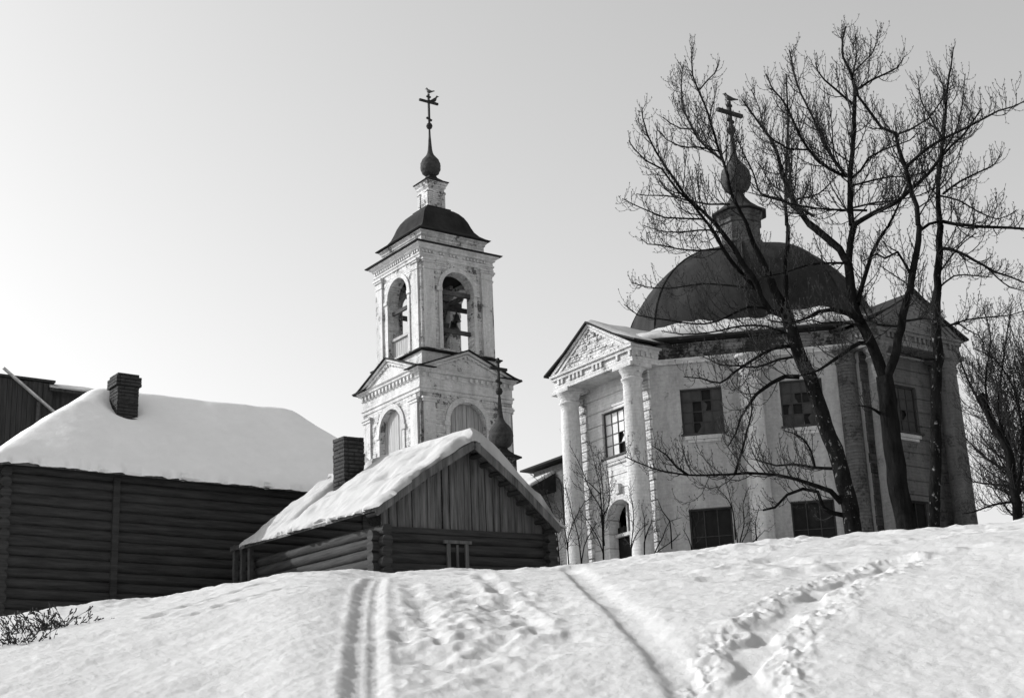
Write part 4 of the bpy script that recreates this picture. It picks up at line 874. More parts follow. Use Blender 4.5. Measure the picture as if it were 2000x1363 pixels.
# ================================================================ trees
LIMBS = json.loads('''{"A":[[[5.648,26.914,4.305,0.1591],[5.605,26.923,4.709,0.1526],[5.559,26.932,5.344,0.1464],[5.477,26.949,5.991,0.1402],[5.317,26.981,6.655,0.134],[5.188,27.006,7.328,0.1279],[5.03,27.036,7.917,0.1216],[4.915,27.057,8.413,0.1151],[4.851,27.069,8.791,0.1085]],[[4.854,27.068,8.785,0.0929],[4.756,27.035,9.021,0.0833],[4.667,27.0,9.196,0.0736],[4.552,26.969,9.557,0.0641],[4.458,26.934,9.855,0.0545],[4.334,26.903,10.128,0.0448],[4.242,26.867,10.46,0.0352]],[[4.256,26.865,10.452,0.0351],[4.118,26.831,10.757,0.0329],[3.994,26.795,11.062,0.0307],[3.946,26.747,11.422,0.0284],[3.89,26.7,11.69,0.0262],[3.796,26.658,12.027,0.0239],[3.718,26.614,12.395,0.0216],[3.613,26.574,12.8,0.0194],[3.501,26.534,13.111,0.0171],[3.427,26.488,13.353,0.0147],[3.427,26.433,13.62,0.0124],[3.448,26.376,13.884,0.0101]],[[4.854,27.068,8.785,0.0619],[4.88,27.165,9.213,0.0556],[4.934,27.257,9.798,0.0492],[5.028,27.342,10.2,0.0427],[5.098,27.43,10.642,0.036]],[[5.075,27.435,10.645,0.036],[5.123,27.487,11.298,0.0311],[5.252,27.523,12.285,0.0262],[5.326,27.57,12.834,0.0211],[5.365,27.624,13.328,0.0159],[5.411,27.676,13.895,0.0105]],[[4.848,27.069,8.725,0.0619],[4.549,27.005,8.839,0.0584],[4.387,26.916,9.089,0.055],[4.262,26.821,9.425,0.0517],[4.097,26.731,9.644,0.0484],[3.941,26.639,9.953,0.0451],[3.749,26.551,10.174,0.0417],[3.61,26.455,10.357,0.0384]],[[3.61,26.455,10.351,0.0345],[3.415,26.355,10.535,0.0314],[3.14,26.263,10.787,0.0282],[2.9,26.165,11.128,0.0251],[2.738,26.057,11.367,0.022],[2.576,25.947,11.605,0.0189],[2.444,25.835,11.871,0.0158],[2.371,25.716,12.161,0.0127],[2.359,25.591,12.32,0.0095]],[[4.443,27.24,9.229,0.039],[4.15,27.023,9.503,0.0372],[3.884,26.8,9.741,0.0355],[3.728,26.56,9.903,0.0337],[3.575,26.318,10.091,0.032],[3.444,26.074,10.183,0.0302]],[[3.444,26.074,10.183,0.0265],[3.151,25.943,10.562,0.0233],[2.901,25.804,10.759,0.0201],[2.636,25.665,11.138,0.0169],[2.354,25.525,11.242,0.0138],[2.16,25.375,11.397,0.0106],[2.059,25.216,11.481,0.0074]],[[3.56,26.663,13.14,0.0161],[3.706,26.542,13.269,0.0134],[3.849,26.421,13.363,0.0107],[3.927,26.309,13.562,0.008]],[[3.892,26.718,11.698,0.0237],[3.672,26.893,12.011,0.0216],[3.505,27.06,12.322,0.0195],[3.398,27.217,12.696,0.0174],[3.322,27.371,13.104,0.0152],[3.321,27.515,13.544,0.013],[3.358,27.654,13.884,0.0107],[3.425,27.79,14.224,0.0084]],[[3.85,26.724,11.894,0.0178],[3.464,26.626,11.948,0.0153],[3.103,26.519,11.933,0.0127],[2.839,26.398,12.033,0.0103],[2.666,26.265,12.186,0.0078]],[[3.471,27.381,12.67,0.0163],[3.247,27.509,12.758,0.0136],[3.057,27.631,12.941,0.011],[2.956,27.743,13.117,0.0083]],[[3.951,26.811,10.866,0.0196],[3.554,26.664,10.825,0.0171],[3.167,26.511,10.858,0.0147],[2.756,26.356,10.907,0.0123],[2.37,26.193,10.857,0.0099],[2.186,26.008,10.819,0.0076]],[[3.368,26.285,10.387,0.0191],[2.955,26.133,10.361,0.0167],[2.657,25.964,10.322,0.0143],[2.369,25.791,10.387,0.012],[2.111,25.613,10.446,0.0097],[1.884,25.43,10.501,0.0074]],[[3.739,26.639,9.932,0.0192],[3.237,26.523,9.882,0.0168],[2.883,26.383,9.876,0.0144],[2.563,26.235,9.911,0.0121],[2.325,26.077,9.877,0.0098],[2.193,25.907,9.938,0.0075]],[[3.733,26.236,10.051,0.019],[3.502,26.57,10.285,0.0164],[2.968,26.937,10.408,0.0136],[2.684,27.268,10.583,0.0108],[2.397,27.596,10.838,0.008]],[[4.328,27.36,9.399,0.0196],[3.843,27.594,9.567,0.0174],[3.432,27.809,9.694,0.0151],[2.857,28.035,9.706,0.0128],[2.429,28.236,9.829,0.0105],[2.178,28.417,9.985,0.0081]],[[4.596,27.113,8.873,0.0232],[4.161,27.048,8.933,0.0206],[3.561,27.0,8.673,0.0179],[3.121,26.92,8.623,0.0152],[2.635,26.838,8.694,0.0127],[2.123,26.749,8.778,0.0101],[1.874,26.634,8.961,0.0075]],[[4.912,27.058,8.358,0.0231],[4.442,27.038,8.554,0.02],[3.982,27.008,8.566,0.0169],[3.4,26.987,8.466,0.0137],[2.91,26.943,8.446,0.0107],[2.539,26.88,8.503,0.0076]],[[4.95,27.051,7.581,0.0459],[4.691,27.01,7.597,0.0406],[4.446,26.965,7.463,0.0353],[4.141,26.926,7.262,0.03],[3.975,26.865,7.049,0.0247],[3.807,26.802,6.81,0.0195],[3.69,26.732,6.512,0.0144],[3.525,26.668,6.277,0.0093]],[[4.894,27.061,8.165,0.0346],[4.535,26.971,8.11,0.0303],[4.135,26.884,7.895,0.0259],[3.764,26.787,7.648,0.0217],[3.481,26.674,7.425,0.0175],[3.141,26.565,7.497,0.0133],[2.826,26.449,7.507,0.0093]],[[4.959,27.049,7.965,0.0269],[4.64,27.207,7.968,0.0231],[4.254,27.371,7.886,0.0193],[3.935,27.52,7.975,0.0155],[3.611,27.665,8.063,0.0117],[3.35,27.799,8.268,0.0078]],[[5.446,26.955,5.253,0.0525],[5.26,26.856,5.432,0.0449],[4.989,26.772,5.535,0.0372],[4.667,26.695,5.642,0.0297]],[[4.667,26.695,5.642,0.0297],[4.343,26.615,5.72,0.0262],[3.808,26.562,5.76,0.0227],[3.268,26.499,5.744,0.0192],[2.733,26.426,5.752,0.0158],[2.167,26.344,5.868,0.0124],[1.687,26.246,6.083,0.009]],[[2.762,26.456,5.757,0.0255],[2.57,26.275,5.86,0.0193],[2.384,26.091,6.041,0.0132],[2.145,25.911,6.17,0.0072]],[[3.595,26.558,5.769,0.0257],[3.71,26.643,6.056,0.0212],[3.896,26.717,6.561,0.0168],[4.026,26.799,6.995,0.0122],[3.997,26.905,7.449,0.0076]],[[5.487,26.947,5.02,0.045],[5.24,26.952,5.078,0.0412],[5.114,26.933,5.183,0.0374],[5.055,26.901,5.45,0.0337],[4.795,26.905,5.518,0.0299],[4.518,26.909,5.422,0.0261],[4.284,26.904,5.215,0.0223],[4.065,26.895,5.169,0.0186]],[[5.404,26.964,5.859,0.0301],[5.045,27.186,5.954,0.0256],[4.76,27.389,6.069,0.021],[4.49,27.587,6.099,0.0163],[4.145,27.793,6.276,0.0116]],[[5.104,27.226,5.932,0.0228],[5.008,26.972,6.211,0.0176],[4.802,26.739,6.414,0.0125],[4.481,26.524,6.485,0.0074]]],"B":[[[6.229,25.243,4.079,0.182],[6.126,25.268,4.422,0.1729],[6.07,25.282,5.062,0.1641],[6.052,25.286,5.926,0.1556],[6.048,25.287,6.628,0.1469],[6.05,25.286,7.028,0.1377]],[[6.051,25.286,6.965,0.1047],[5.997,25.333,7.341,0.1002],[5.911,25.388,7.668,0.0956],[5.801,25.447,8.03,0.0911],[5.733,25.497,8.306,0.0864],[5.721,25.534,8.634,0.0817],[5.726,25.567,9.138,0.0771]],[[5.726,25.567,9.138,0.0617],[5.823,25.647,9.603,0.0583],[5.936,25.724,9.924,0.0549]],[[5.902,25.732,9.929,0.0549],[5.943,25.757,10.531,0.0505],[5.987,25.781,10.903,0.046],[6.11,25.786,11.575,0.0415],[6.208,25.797,12.199,0.037],[6.254,25.82,12.586,0.0322],[6.229,25.86,12.957,0.0274],[6.133,25.918,13.312,0.0225],[6.176,25.942,13.679,0.0176],[6.264,25.955,13.942,0.0126]],[[5.785,25.451,8.373,0.0457],[5.864,25.597,8.592,0.0415],[6.045,25.719,9.032,0.0372],[6.223,25.841,9.422,0.0329],[6.422,25.957,9.754,0.0285],[6.644,26.067,10.026,0.0239]],[[6.631,26.07,10.028,0.0239],[6.835,26.12,10.366,0.0188],[7.066,26.163,10.801,0.0135],[7.354,26.187,11.261,0.0082]],[[6.078,25.279,6.99,0.0823],[6.218,25.16,7.278,0.076],[6.357,25.039,7.788,0.07],[6.554,24.902,8.374,0.064],[6.659,24.788,8.806,0.0578],[6.746,24.678,9.185,0.0516],[6.767,24.586,9.432,0.0453]],[[6.748,24.591,9.435,0.0453],[6.744,24.546,9.754,0.0425],[6.678,24.518,10.148,0.0397],[6.63,24.485,10.483,0.0369],[6.535,24.464,10.858,0.034],[6.521,24.422,11.044,0.0311],[6.297,24.435,11.179,0.0281],[6.118,24.434,11.513,0.0252],[5.958,24.428,11.786,0.0223],[5.921,24.392,12.009,0.0193]],[[6.511,24.344,10.994,0.0191],[6.717,24.133,10.987,0.0162],[6.966,23.906,11.07,0.0133],[7.151,23.694,11.277,0.0104],[7.215,23.518,11.504,0.0075]],[[5.922,25.727,9.92,0.047],[6.264,25.44,10.026,0.0424],[6.541,25.164,10.076,0.0378],[6.767,24.897,10.188,0.0332],[7.047,24.611,10.373,0.0288],[7.192,24.361,10.517,0.0243],[7.33,24.11,10.628,0.0199],[7.543,23.835,10.778,0.0156],[7.74,23.561,11.039,0.0113]],[[6.622,24.418,10.425,0.0304],[6.913,24.144,10.606,0.0273],[7.174,23.874,10.685,0.0242],[7.371,23.619,10.686,0.0211],[7.665,23.33,10.747,0.0181],[7.852,23.072,10.754,0.0151],[7.991,22.828,10.699,0.0121],[8.199,22.556,10.694,0.0091]],[[6.01,25.81,10.854,0.0239],[6.149,25.623,10.918,0.0211],[6.269,25.439,11.073,0.0184],[6.482,25.231,11.12,0.0157],[6.684,25.023,11.106,0.0131],[6.857,24.82,11.094,0.0104],[6.986,24.628,11.177,0.0078]],[[5.968,25.819,10.708,0.0199],[6.36,25.545,10.692,0.0168],[6.582,25.308,10.639,0.0137],[6.792,25.071,10.527,0.0107],[7.056,24.817,10.491,0.0077]],[[5.929,25.726,10.248,0.0197],[6.219,25.4,10.189,0.0166],[6.522,25.065,10.095,0.0135],[6.867,24.714,10.019,0.0105],[7.164,24.369,10.061,0.0076]],[[6.258,25.853,12.57,0.0245],[6.556,25.934,12.787,0.0206],[6.88,26.005,12.967,0.0166],[7.148,26.089,13.125,0.0125],[7.316,26.198,13.368,0.0084]],[[6.24,25.858,12.923,0.0164],[6.427,25.709,13.06,0.0142],[6.583,25.566,13.169,0.0119],[6.66,25.443,13.322,0.0096],[6.675,25.335,13.518,0.0074]],[[6.247,25.856,12.858,0.0164],[6.392,25.975,13.329,0.012],[6.457,26.114,13.823,0.0076]],[[6.206,25.866,12.326,0.0244],[5.905,25.68,12.502,0.0203],[5.656,25.48,12.633,0.0161],[5.51,25.256,12.683,0.012],[5.421,25.019,12.752,0.0079]],[[5.933,25.827,10.896,0.0358],[5.786,25.919,11.219,0.0323],[5.645,26.009,11.638,0.0288],[5.576,26.082,11.957,0.0252],[5.459,26.165,12.382,0.0216],[5.321,26.252,12.912,0.018],[5.284,26.318,13.336,0.0143],[5.257,26.381,13.731,0.0105]],[[5.955,25.925,10.937,0.032],[5.63,25.822,11.061,0.0287],[5.281,25.721,11.401,0.0256],[5.072,25.588,11.781,0.0224],[4.938,25.44,12.088,0.0193],[4.814,25.289,12.206,0.0161],[4.64,25.147,12.36,0.013],[4.526,24.993,12.566,0.0098]],[[5.256,25.463,11.286,0.0177],[4.849,25.361,11.274,0.0157],[4.59,25.226,11.392,0.0136],[4.414,25.074,11.512,0.0116],[4.34,24.905,11.858,0.0097],[4.196,24.747,12.167,0.0078]],[[5.729,25.566,9.167,0.0694],[5.627,25.725,9.495,0.0674],[5.491,25.891,9.773,0.0653],[5.223,26.082,10.131,0.0633]],[[5.222,26.082,10.125,0.0554],[5.124,26.233,10.403,0.0495],[4.993,26.389,10.874,0.0437],[4.937,26.53,11.28,0.0377],[4.871,26.673,11.917,0.0317],[4.749,26.826,12.282,0.0255],[4.573,26.987,12.725,0.0192],[4.43,27.141,13.103,0.0127]],[[5.137,26.303,10.431,0.024],[4.846,26.582,10.838,0.021],[4.556,26.856,11.06,0.018],[4.485,27.091,11.578,0.0149],[4.335,27.338,12.246,0.0118],[4.279,27.57,12.686,0.0085]],[[6.225,25.861,10.244,0.0238],[5.643,25.739,10.237,0.0196],[5.068,25.603,10.269,0.0156],[4.503,25.455,10.385,0.0116],[4.071,25.274,10.449,0.0077]],[[5.278,25.867,10.187,0.0275],[5.029,26.324,10.66,0.0214],[5.562,26.625,10.914,0.0149],[5.985,26.943,11.376,0.0083]],[[5.729,25.566,9.167,0.027],[5.411,25.354,9.103,0.022],[4.966,25.165,9.026,0.017],[4.515,24.97,8.834,0.0121],[4.075,24.767,8.697,0.0074]],[[5.795,25.346,8.026,0.0529],[5.539,25.267,8.153,0.0455],[5.289,25.184,8.208,0.0382],[5.03,25.101,8.164,0.0308],[4.842,25.002,8.042,0.0235],[4.502,24.93,7.923,0.0163],[4.128,24.86,7.973,0.0092]],[[5.824,25.339,7.938,0.0227],[5.407,25.227,7.991,0.0188],[5.061,25.095,7.95,0.0149],[4.875,24.928,7.96,0.0111],[4.398,24.813,7.835,0.0073]],[[5.929,25.418,7.663,0.0454],[5.682,25.207,7.609,0.0382],[5.358,25.013,7.384,0.0311],[5.036,24.814,7.148,0.0241],[4.723,24.611,6.954,0.0173],[4.373,24.411,6.846,0.0107]],[[5.926,25.316,6.392,0.0298],[5.809,25.172,6.427,0.0228],[5.679,25.031,6.449,0.0159],[5.473,24.906,6.452,0.0091]],[[6.327,25.115,7.842,0.0226],[6.089,25.431,7.983,0.019],[6.002,25.709,8.163,0.0154],[5.959,25.975,8.543,0.0117],[5.766,26.275,8.802,0.0079]],[[6.385,24.997,7.884,0.0225],[6.641,24.655,7.814,0.0173],[6.76,24.346,7.68,0.0122],[6.84,24.046,7.471,0.0073]],[[6.606,24.836,8.601,0.0264],[6.377,24.716,9.019,0.0226],[6.124,24.599,8.875,0.0187],[5.968,24.457,8.913,0.0148],[5.691,24.344,8.745,0.011]]],"C":[[[7.017,27.106,4.455,0.1066],[7.047,27.099,4.856,0.1026],[7.189,27.061,5.938,0.099],[7.321,27.026,6.856,0.0954],[7.455,26.989,7.789,0.0918],[7.5,26.977,8.557,0.0881],[7.582,26.954,9.035,0.0841]],[[7.572,26.957,8.982,0.0731],[7.673,26.963,9.559,0.0684],[7.756,26.974,10.021,0.0637],[7.82,26.99,10.336,0.0587]],[[7.812,26.992,10.337,0.0548],[7.832,27.025,10.72,0.0495],[7.865,27.055,11.047,0.044],[7.97,27.063,11.524,0.0386],[8.101,27.064,12.098,0.0332],[8.223,27.066,12.714,0.0276],[8.335,27.071,13.24,0.022],[8.442,27.077,13.605,0.0162],[8.541,27.085,14.008,0.0104]],[[7.868,26.976,10.4,0.0353],[8.109,26.382,10.074,0.0295],[8.657,25.68,9.725,0.0238],[8.9,25.067,9.428,0.0185]],[[7.256,26.526,10.035,0.0306],[7.527,26.71,10.263,0.0271],[7.84,26.88,10.363,0.0234]],[[7.847,26.982,10.922,0.0197],[8.102,26.619,10.664,0.0166],[8.259,26.283,10.333,0.0135],[8.534,25.906,9.985,0.0104],[8.765,25.538,10.004,0.0075]],[[7.959,27.054,10.978,0.0237],[8.194,26.67,11.056,0.0196],[8.439,26.278,11.062,0.0156],[8.619,25.904,11.043,0.0116],[8.65,25.577,11.11,0.0076]],[[8.051,27.131,11.807,0.02],[8.419,27.263,12.339,0.0163],[8.659,27.433,12.937,0.0124],[8.863,27.612,13.691,0.0084]],[[8.111,27.113,12.088,0.0201],[7.981,27.36,12.736,0.0163],[7.934,27.581,13.18,0.0124],[7.989,27.774,13.782,0.0084]],[[8.227,27.078,12.72,0.0203],[8.209,26.979,13.133,0.0142],[8.089,26.911,13.503,0.0082]],[[7.722,26.914,9.861,0.0349],[7.868,26.715,9.763,0.0309],[8.07,26.499,9.535,0.0268],[8.262,26.282,9.28,0.0228],[8.402,26.08,9.065,0.0189],[8.568,25.868,8.893,0.015],[8.818,25.625,8.634,0.0112]],[[8.272,26.226,9.259,0.0152],[8.404,26.044,8.949,0.0125],[8.563,25.852,8.683,0.01],[8.755,25.647,8.529,0.0074]],[[7.518,26.972,8.402,0.0191],[7.712,27.104,8.436,0.0169],[7.976,27.215,8.49,0.0147],[8.146,27.353,8.42,0.0125],[8.394,27.466,8.323,0.0102],[8.504,27.62,8.184,0.0079]],[[7.798,27.1,8.445,0.0192],[8.034,26.901,8.459,0.0163],[8.391,26.661,8.423,0.0134],[8.66,26.443,8.367,0.0104],[8.958,26.211,8.393,0.0076]],[[7.554,26.962,8.712,0.023],[7.432,27.229,8.96,0.0194],[7.302,27.497,9.306,0.0157],[7.109,27.78,9.634,0.0119],[6.855,28.075,10.007,0.008]],[[7.612,26.945,9.097,0.0192],[7.819,26.574,9.197,0.0153],[8.065,26.186,9.046,0.0113],[8.248,25.814,8.874,0.0075]],[[7.66,26.932,9.395,0.0193],[7.968,27.12,9.757,0.0156],[8.29,27.302,10.091,0.0119],[8.605,27.485,10.336,0.008]],[[7.445,26.992,7.772,0.0228],[7.197,26.852,7.742,0.0176],[6.943,26.712,7.77,0.0125],[6.642,26.583,7.832,0.0075]]],"D":[[[9.902,31.479,5.146,0.1105],[9.904,31.479,5.984,0.1009],[9.876,31.487,7.055,0.0913],[9.675,31.55,7.622,0.0815],[9.513,31.599,8.302,0.0716]],[[9.675,31.55,7.622,0.0443],[9.515,31.703,8.109,0.0342],[9.365,31.852,8.715,0.0239],[9.261,31.986,9.325,0.0136]],[[9.904,31.479,5.984,0.0526],[10.207,31.382,7.23,0.0398],[10.522,31.278,8.939,0.0268],[10.797,31.184,10.699,0.0136]],[[9.876,31.487,7.055,0.0353],[9.752,31.317,7.885,0.0265],[9.922,31.053,8.899,0.0177],[10.139,30.773,9.909,0.0089]],[[9.89,31.483,6.624,0.0308],[9.634,31.771,6.862,0.0236],[9.39,32.053,7.267,0.0164],[9.232,32.307,7.613,0.009]],[[9.897,31.481,6.303,0.0264],[9.61,31.883,6.456,0.0207],[9.312,32.284,6.611,0.0149],[9.272,32.607,6.905,0.009]],[[9.904,31.479,5.984,0.0263],[9.424,31.452,5.948,0.0204],[8.977,31.409,5.802,0.0145],[8.738,31.303,5.76,0.0086]],[[9.605,31.571,7.85,0.0266],[9.563,31.271,8.539,0.0206],[9.677,30.921,9.312,0.0147],[9.524,30.654,9.898,0.0088]],[[10.207,31.382,7.23,0.0265],[10.061,31.114,8.252,0.0206],[9.671,30.923,8.872,0.0146],[9.228,30.745,9.058,0.0087]]]}''')
class TB:      # fast tube collector
    def __init__(s): s.v = []; s.f = []; s.n = 0
    def tube(s, pts, rad, n):
        m = len(pts); u = None; v0 = s.n
        for i in range(m):
            a = pts[max(i - 1, 0)]; b = pts[min(i + 1, m - 1)]; t = (b - a)
            if t.length_squared < 1e-14: t = Vector((0, 0, 1))
            t.normalize()
            u = t.orthogonal().normalized() if u is None else (u - t * u.dot(t))
            if u.length_squared < 1e-8: u = t.orthogonal()
            u.normalize(); w = t.cross(u); r = rad[i]; p = pts[i]
            for j in range(n):
                c, s_ = CS[n][j]; s.v.append((p.x + r * (c * u.x + s_ * w.x), p.y + r * (c * u.y + s_ * w.y), p.z + r * (c * u.z + s_ * w.z)))
        for i in range(m - 1):
            for j in range(n):
                k = (j + 1) % n; s.f.append((v0 + i * n + j, v0 + i * n + k, v0 + (i + 1) * n + k, v0 + (i + 1) * n + j))
        s.f.append(tuple(v0 + (m - 1) * n + j for j in range(n))); s.n += m * n
    def build(s, name, mat, parent, smooth=True):
        me = bpy.data.meshes.new(name); me.from_pydata(s.v, [], s.f)
        if smooth: me.polygons.foreach_set('use_smooth', [True] * len(me.polygons))
        me.materials.append(mat); o = bpy.data.objects.new(name, me); COL.objects.link(o)
        if parent: o.parent = parent
        return o
CS = {n: [(math.cos(2 * math.pi * j / n), math.sin(2 * math.pi * j / n)) for j in range(n)] for n in (3, 4, 5, 6, 8, 12, 14)}
def rdir(rng):
    while True:
        v = Vector((rng.uniform(-1, 1), rng.uniform(-1, 1), rng.uniform(-1, 1)))
        if .05 < v.length < 1: return v.normalized()
UPV = Vector((0, 0, 1))
def smooth_path(P, step=.18):
    out = []; n = len(P)
    for i in range(n - 1):
        p0 = P[max(i - 1, 0)]; p1 = P[i]; p2 = P[i + 1]; p3 = P[min(i + 2, n - 1)]
        L = (p2[0] - p1[0]).length; k = max(1, int(L / step))
        for q in range(k):
            t = q / k; t2 = t * t; t3 = t2 * t
            v = .5 * ((2 * p1[0]) + (p2[0] - p0[0]) * t + (2 * p0[0] - 5 * p1[0] + 4 * p2[0] - p3[0]) * t2 + (3 * p1[0] - p0[0] - 3 * p2[0] + p3[0]) * t3)
            out.append((v, p1[1] + (p2[1] - p1[1]) * t))
    out.append(P[-1]); return out
def twig(tb, rng, p, d, L, r, lvl, upk, dens):
    n = 5 if lvl == 1 else (4 if lvl == 2 else 2); pts = [p]; rad = [r]; q = p; dd = d.copy(); seg = L / n; jit = .12 if lvl == 1 else .13
    for i in range(n):
        dd = (dd + UPV * upk * (.13 + .12 * i) + rdir(rng) * jit).normalized(); q = q + dd * seg; pts.append(q); rad.append(r * (1 - .62 * (i + 1) / n))
    if lvl >= 2: rad[-1] = max(rad[-1], .0046) * (1.5 if lvl == 3 else 1.15)
    tb.tube(pts, rad, 4 if lvl == 1 else 3)
    if lvl >= 3: return
    if lvl == 1:
        sp = .085 / dens; s = L * .16; side = 1
        while s < L:
            i = min(n - 1, int(s / seg)); a = pts[i].lerp(pts[i + 1], s / seg - i); t = (pts[i + 1] - pts[i]).normalized()
            ax = t.cross(rdir(rng)).normalized(); ang = rng.uniform(.6, 1.1); nd = (t * math.cos(ang) + ax * math.sin(ang)).normalized()
            twig(tb, rng, a, nd, rng.uniform(.10, .40) * (1.15 - .5 * s / L), max(.0052, r * .5), 2, upk * 1.4, dens); s += sp * rng.uniform(.6, 1.5)
    else:
        k = max(1, int(L / .07))
        for i in range(k):
            s = L * (i + .6) / k; j = min(n - 1, int(s / seg)); a = pts[j].lerp(pts[j + 1], s / seg - j); t = (pts[j + 1] - pts[j]).normalized()
            ax = t.cross(rdir(rng)).normalized(); nd = (t * .65 + ax * .76)
            twig(tb, rng, a, nd, rng.uniform(.015, .045), .0052, 3, .5, dens)
def dress(tb, rng, path, dens, upk=1.0, start=0.0, rmax=.07, lmul=1.0):
    tot = 0; acc = [0]
    for a, b in zip(path, path[1:]): tot += (b[0] - a[0]).length; acc.append(tot)
    s = start + rng.uniform(.05, .2); i = 0
    while s < tot:
        while i < len(path) - 2 and acc[i + 1] < s: i += 1
        f = (s - acc[i]) / max(1e-6, acc[i + 1] - acc[i]); p = path[i][0].lerp(path[i + 1][0], f); r = path[i][1] * (1 - f) + path[i + 1][1] * f; t = (path[i + 1][0] - path[i][0]).normalized()
        rem = tot - s
        if r < rmax:
            ax = t.cross(rdir(rng)).normalized(); ang = rng.uniform(.65, 1.15); nd = (t * math.cos(ang) + ax * math.sin(ang)); nd = (nd + UPV * .12).normalized()
            L = rng.uniform(.3, 1.0) * (.20 + .46 * min(rem, 2.6)) * lmul
            twig(tb, rng, p + nd * r * .5, nd, L, max(.006, min(r * .5, .006 + L * .0075)), 1, upk, dens)
        s += (.095 if r < .035 else .15) / dens * rng.uniform(.6, 1.5)
def make_tree(key, name, label, cat, seed, bark, group=None, dens=1.0, lmul=1.0, upk=1.0, crownname='branches'):
    rng = random.Random(seed); L = LIMBS[key]; T_ = empty(name, (L[0][0][0], L[0][0][1], L[0][0][2])); tag(T_, label, cat, group); o = Vector(T_.location)
    tr = TB(); cr = TB(); tw_ = TB()
    for k, lim in enumerate(L):
        P = [(Vector(p[:3]) - o, p[3]) for p in lim]; path = smooth_path(P)
        path = [(p + rdir(rng) * min(.02, r * .25) * (0 if i in (0, len(path) - 1) else 1), r) for i, (p, r) in enumerate(path)]
        if k == 0:
            z0 = path[0][0] - Vector((0, 0, 1.2)); path = [(z0, path[0][1] * 1.25)] + path
            path = [(p, r * (1 + .06 * float(fbm(i * .8, seed, 2)))) for i, (p, r) in enumerate(path)]
            tr.tube([p for p, r in path], [r for p, r in path], 14)
        else:
            cr.tube([p for p, r in path], [r for p, r in path], 8)
            dress(tw_, rng, path, dens, upk, lmul=lmul)
    tr.build('trunk', bark, T_); cr.build('limbs', M['bark'], T_)
    tw_.build(crownname, M['twig'], T_)
    return T_
make_tree('A', 'leaning_tree', 'bare tree whose patchy trunk leans far to the left across the church wall', 'tree', 31, M['bark_pale'], dens=1.05, lmul=1.0)
make_tree('B', 'forked_tree', 'thickest bare tree, its dark trunk forking in two before the right portico', 'tree', 32, M['bark'], dens=1.2, lmul=1.05)
make_tree('C', 'slender_tree', 'slender straight bare tree right of the thick forked trunk', 'tree', 33, M['bark_pale'], dens=1.0, lmul=.95)
make_tree('D', 'edge_tree', 'bare many-stemmed tree at the right edge beside the church corner', 'tree', 34, M['bark'], dens=1.4, lmul=1.1)

# wild trees further back on the right
def wild_tree(name, loc, h, label, seed, group, spread=.35, dens=.6, lean=(0, 0), cat='tree', nl=14, r0=None):
    rng = random.Random(seed); T_ = empty(name, loc); tag(T_, label, cat, group); tr = TB(); tw_ = TB(); cr = TB()
    n = 9; P = []; p = Vector((0, 0, -.5)); r0 = r0 or h * .012
    for i in range(n + 1):
        P.append((p.copy(), r0 * (1 - .85 * i / n))); p += Vector((lean[0] + rng.uniform(-.06, .06), lean[1] + rng.uniform(-.06, .06), 1)).normalized() * (h + .5) / n
    path = smooth_path(P, .3); tr.tube([a for a, b in path], [b for a, b in path], 6); dress(tw_, rng, path, dens, 1.0, start=h * .3, rmax=9)
    for k in range(nl):
        i = int(len(path) * rng.uniform(.15, .85)); a, r = path[i]; az = rng.uniform(0, 6.28); d = Vector((math.cos(az), math.sin(az), rng.uniform(.3, .9))).normalized(); L = h * spread * rng.uniform(.5, 1.1); q = a.copy(); pts = [(q.copy(), r * .55)]
        for m_ in range(5): d = (d + UPV * .12 + rdir(rng) * .12).normalized(); q = q + d * L / 5; pts.append((q.copy(), max(.005, r * .55 * (1 - .8 * (m_ + 1) / 5))))
        cr.tube([x for x, y in pts], [y for x, y in pts], 5); dress(tw_, rng, pts, dens, 1.0)
    tr.build('trunk', M['bark'], T_); cr.build('limbs', M['bark'], T_); tw_.build('branches', M['twig'], T_)
for k, (x, y, h, lab) in enumerate((
        (13.2, 42.0, 5.2, 'low bare tree in the thicket, closest to the church corner'),
        (15.6, 47.0, 6.4, 'bare tree in the thicket showing tallest at the right edge'),
        (14.8, 39.0, 3.6, 'short bushy bare tree low in the thicket at the right edge'),
        (17.3, 52.0, 6.0, 'bare tree farthest back in the thicket right of the church'),
        (14.1, 44.5, 4.4, 'bare tree standing second from the church corner in the thicket'),
        (16.3, 48.5, 4.2, 'low dense bare tree in the middle of the thicket right of the church'))):
    wild_tree('bare_tree', (x, y, gz(x, y)), h, lab, 60 + k, 'bare trees in the thicket right of the church', nl=34, dens=.9)
# sapling standing beyond the refectory
wild_tree('sapling', (1.95, 56.0, 7.0), 8.2, 'thin bare sapling standing before the pale sky left of the left portico', 71, None, spread=.16, dens=.3, nl=10, r0=.05)

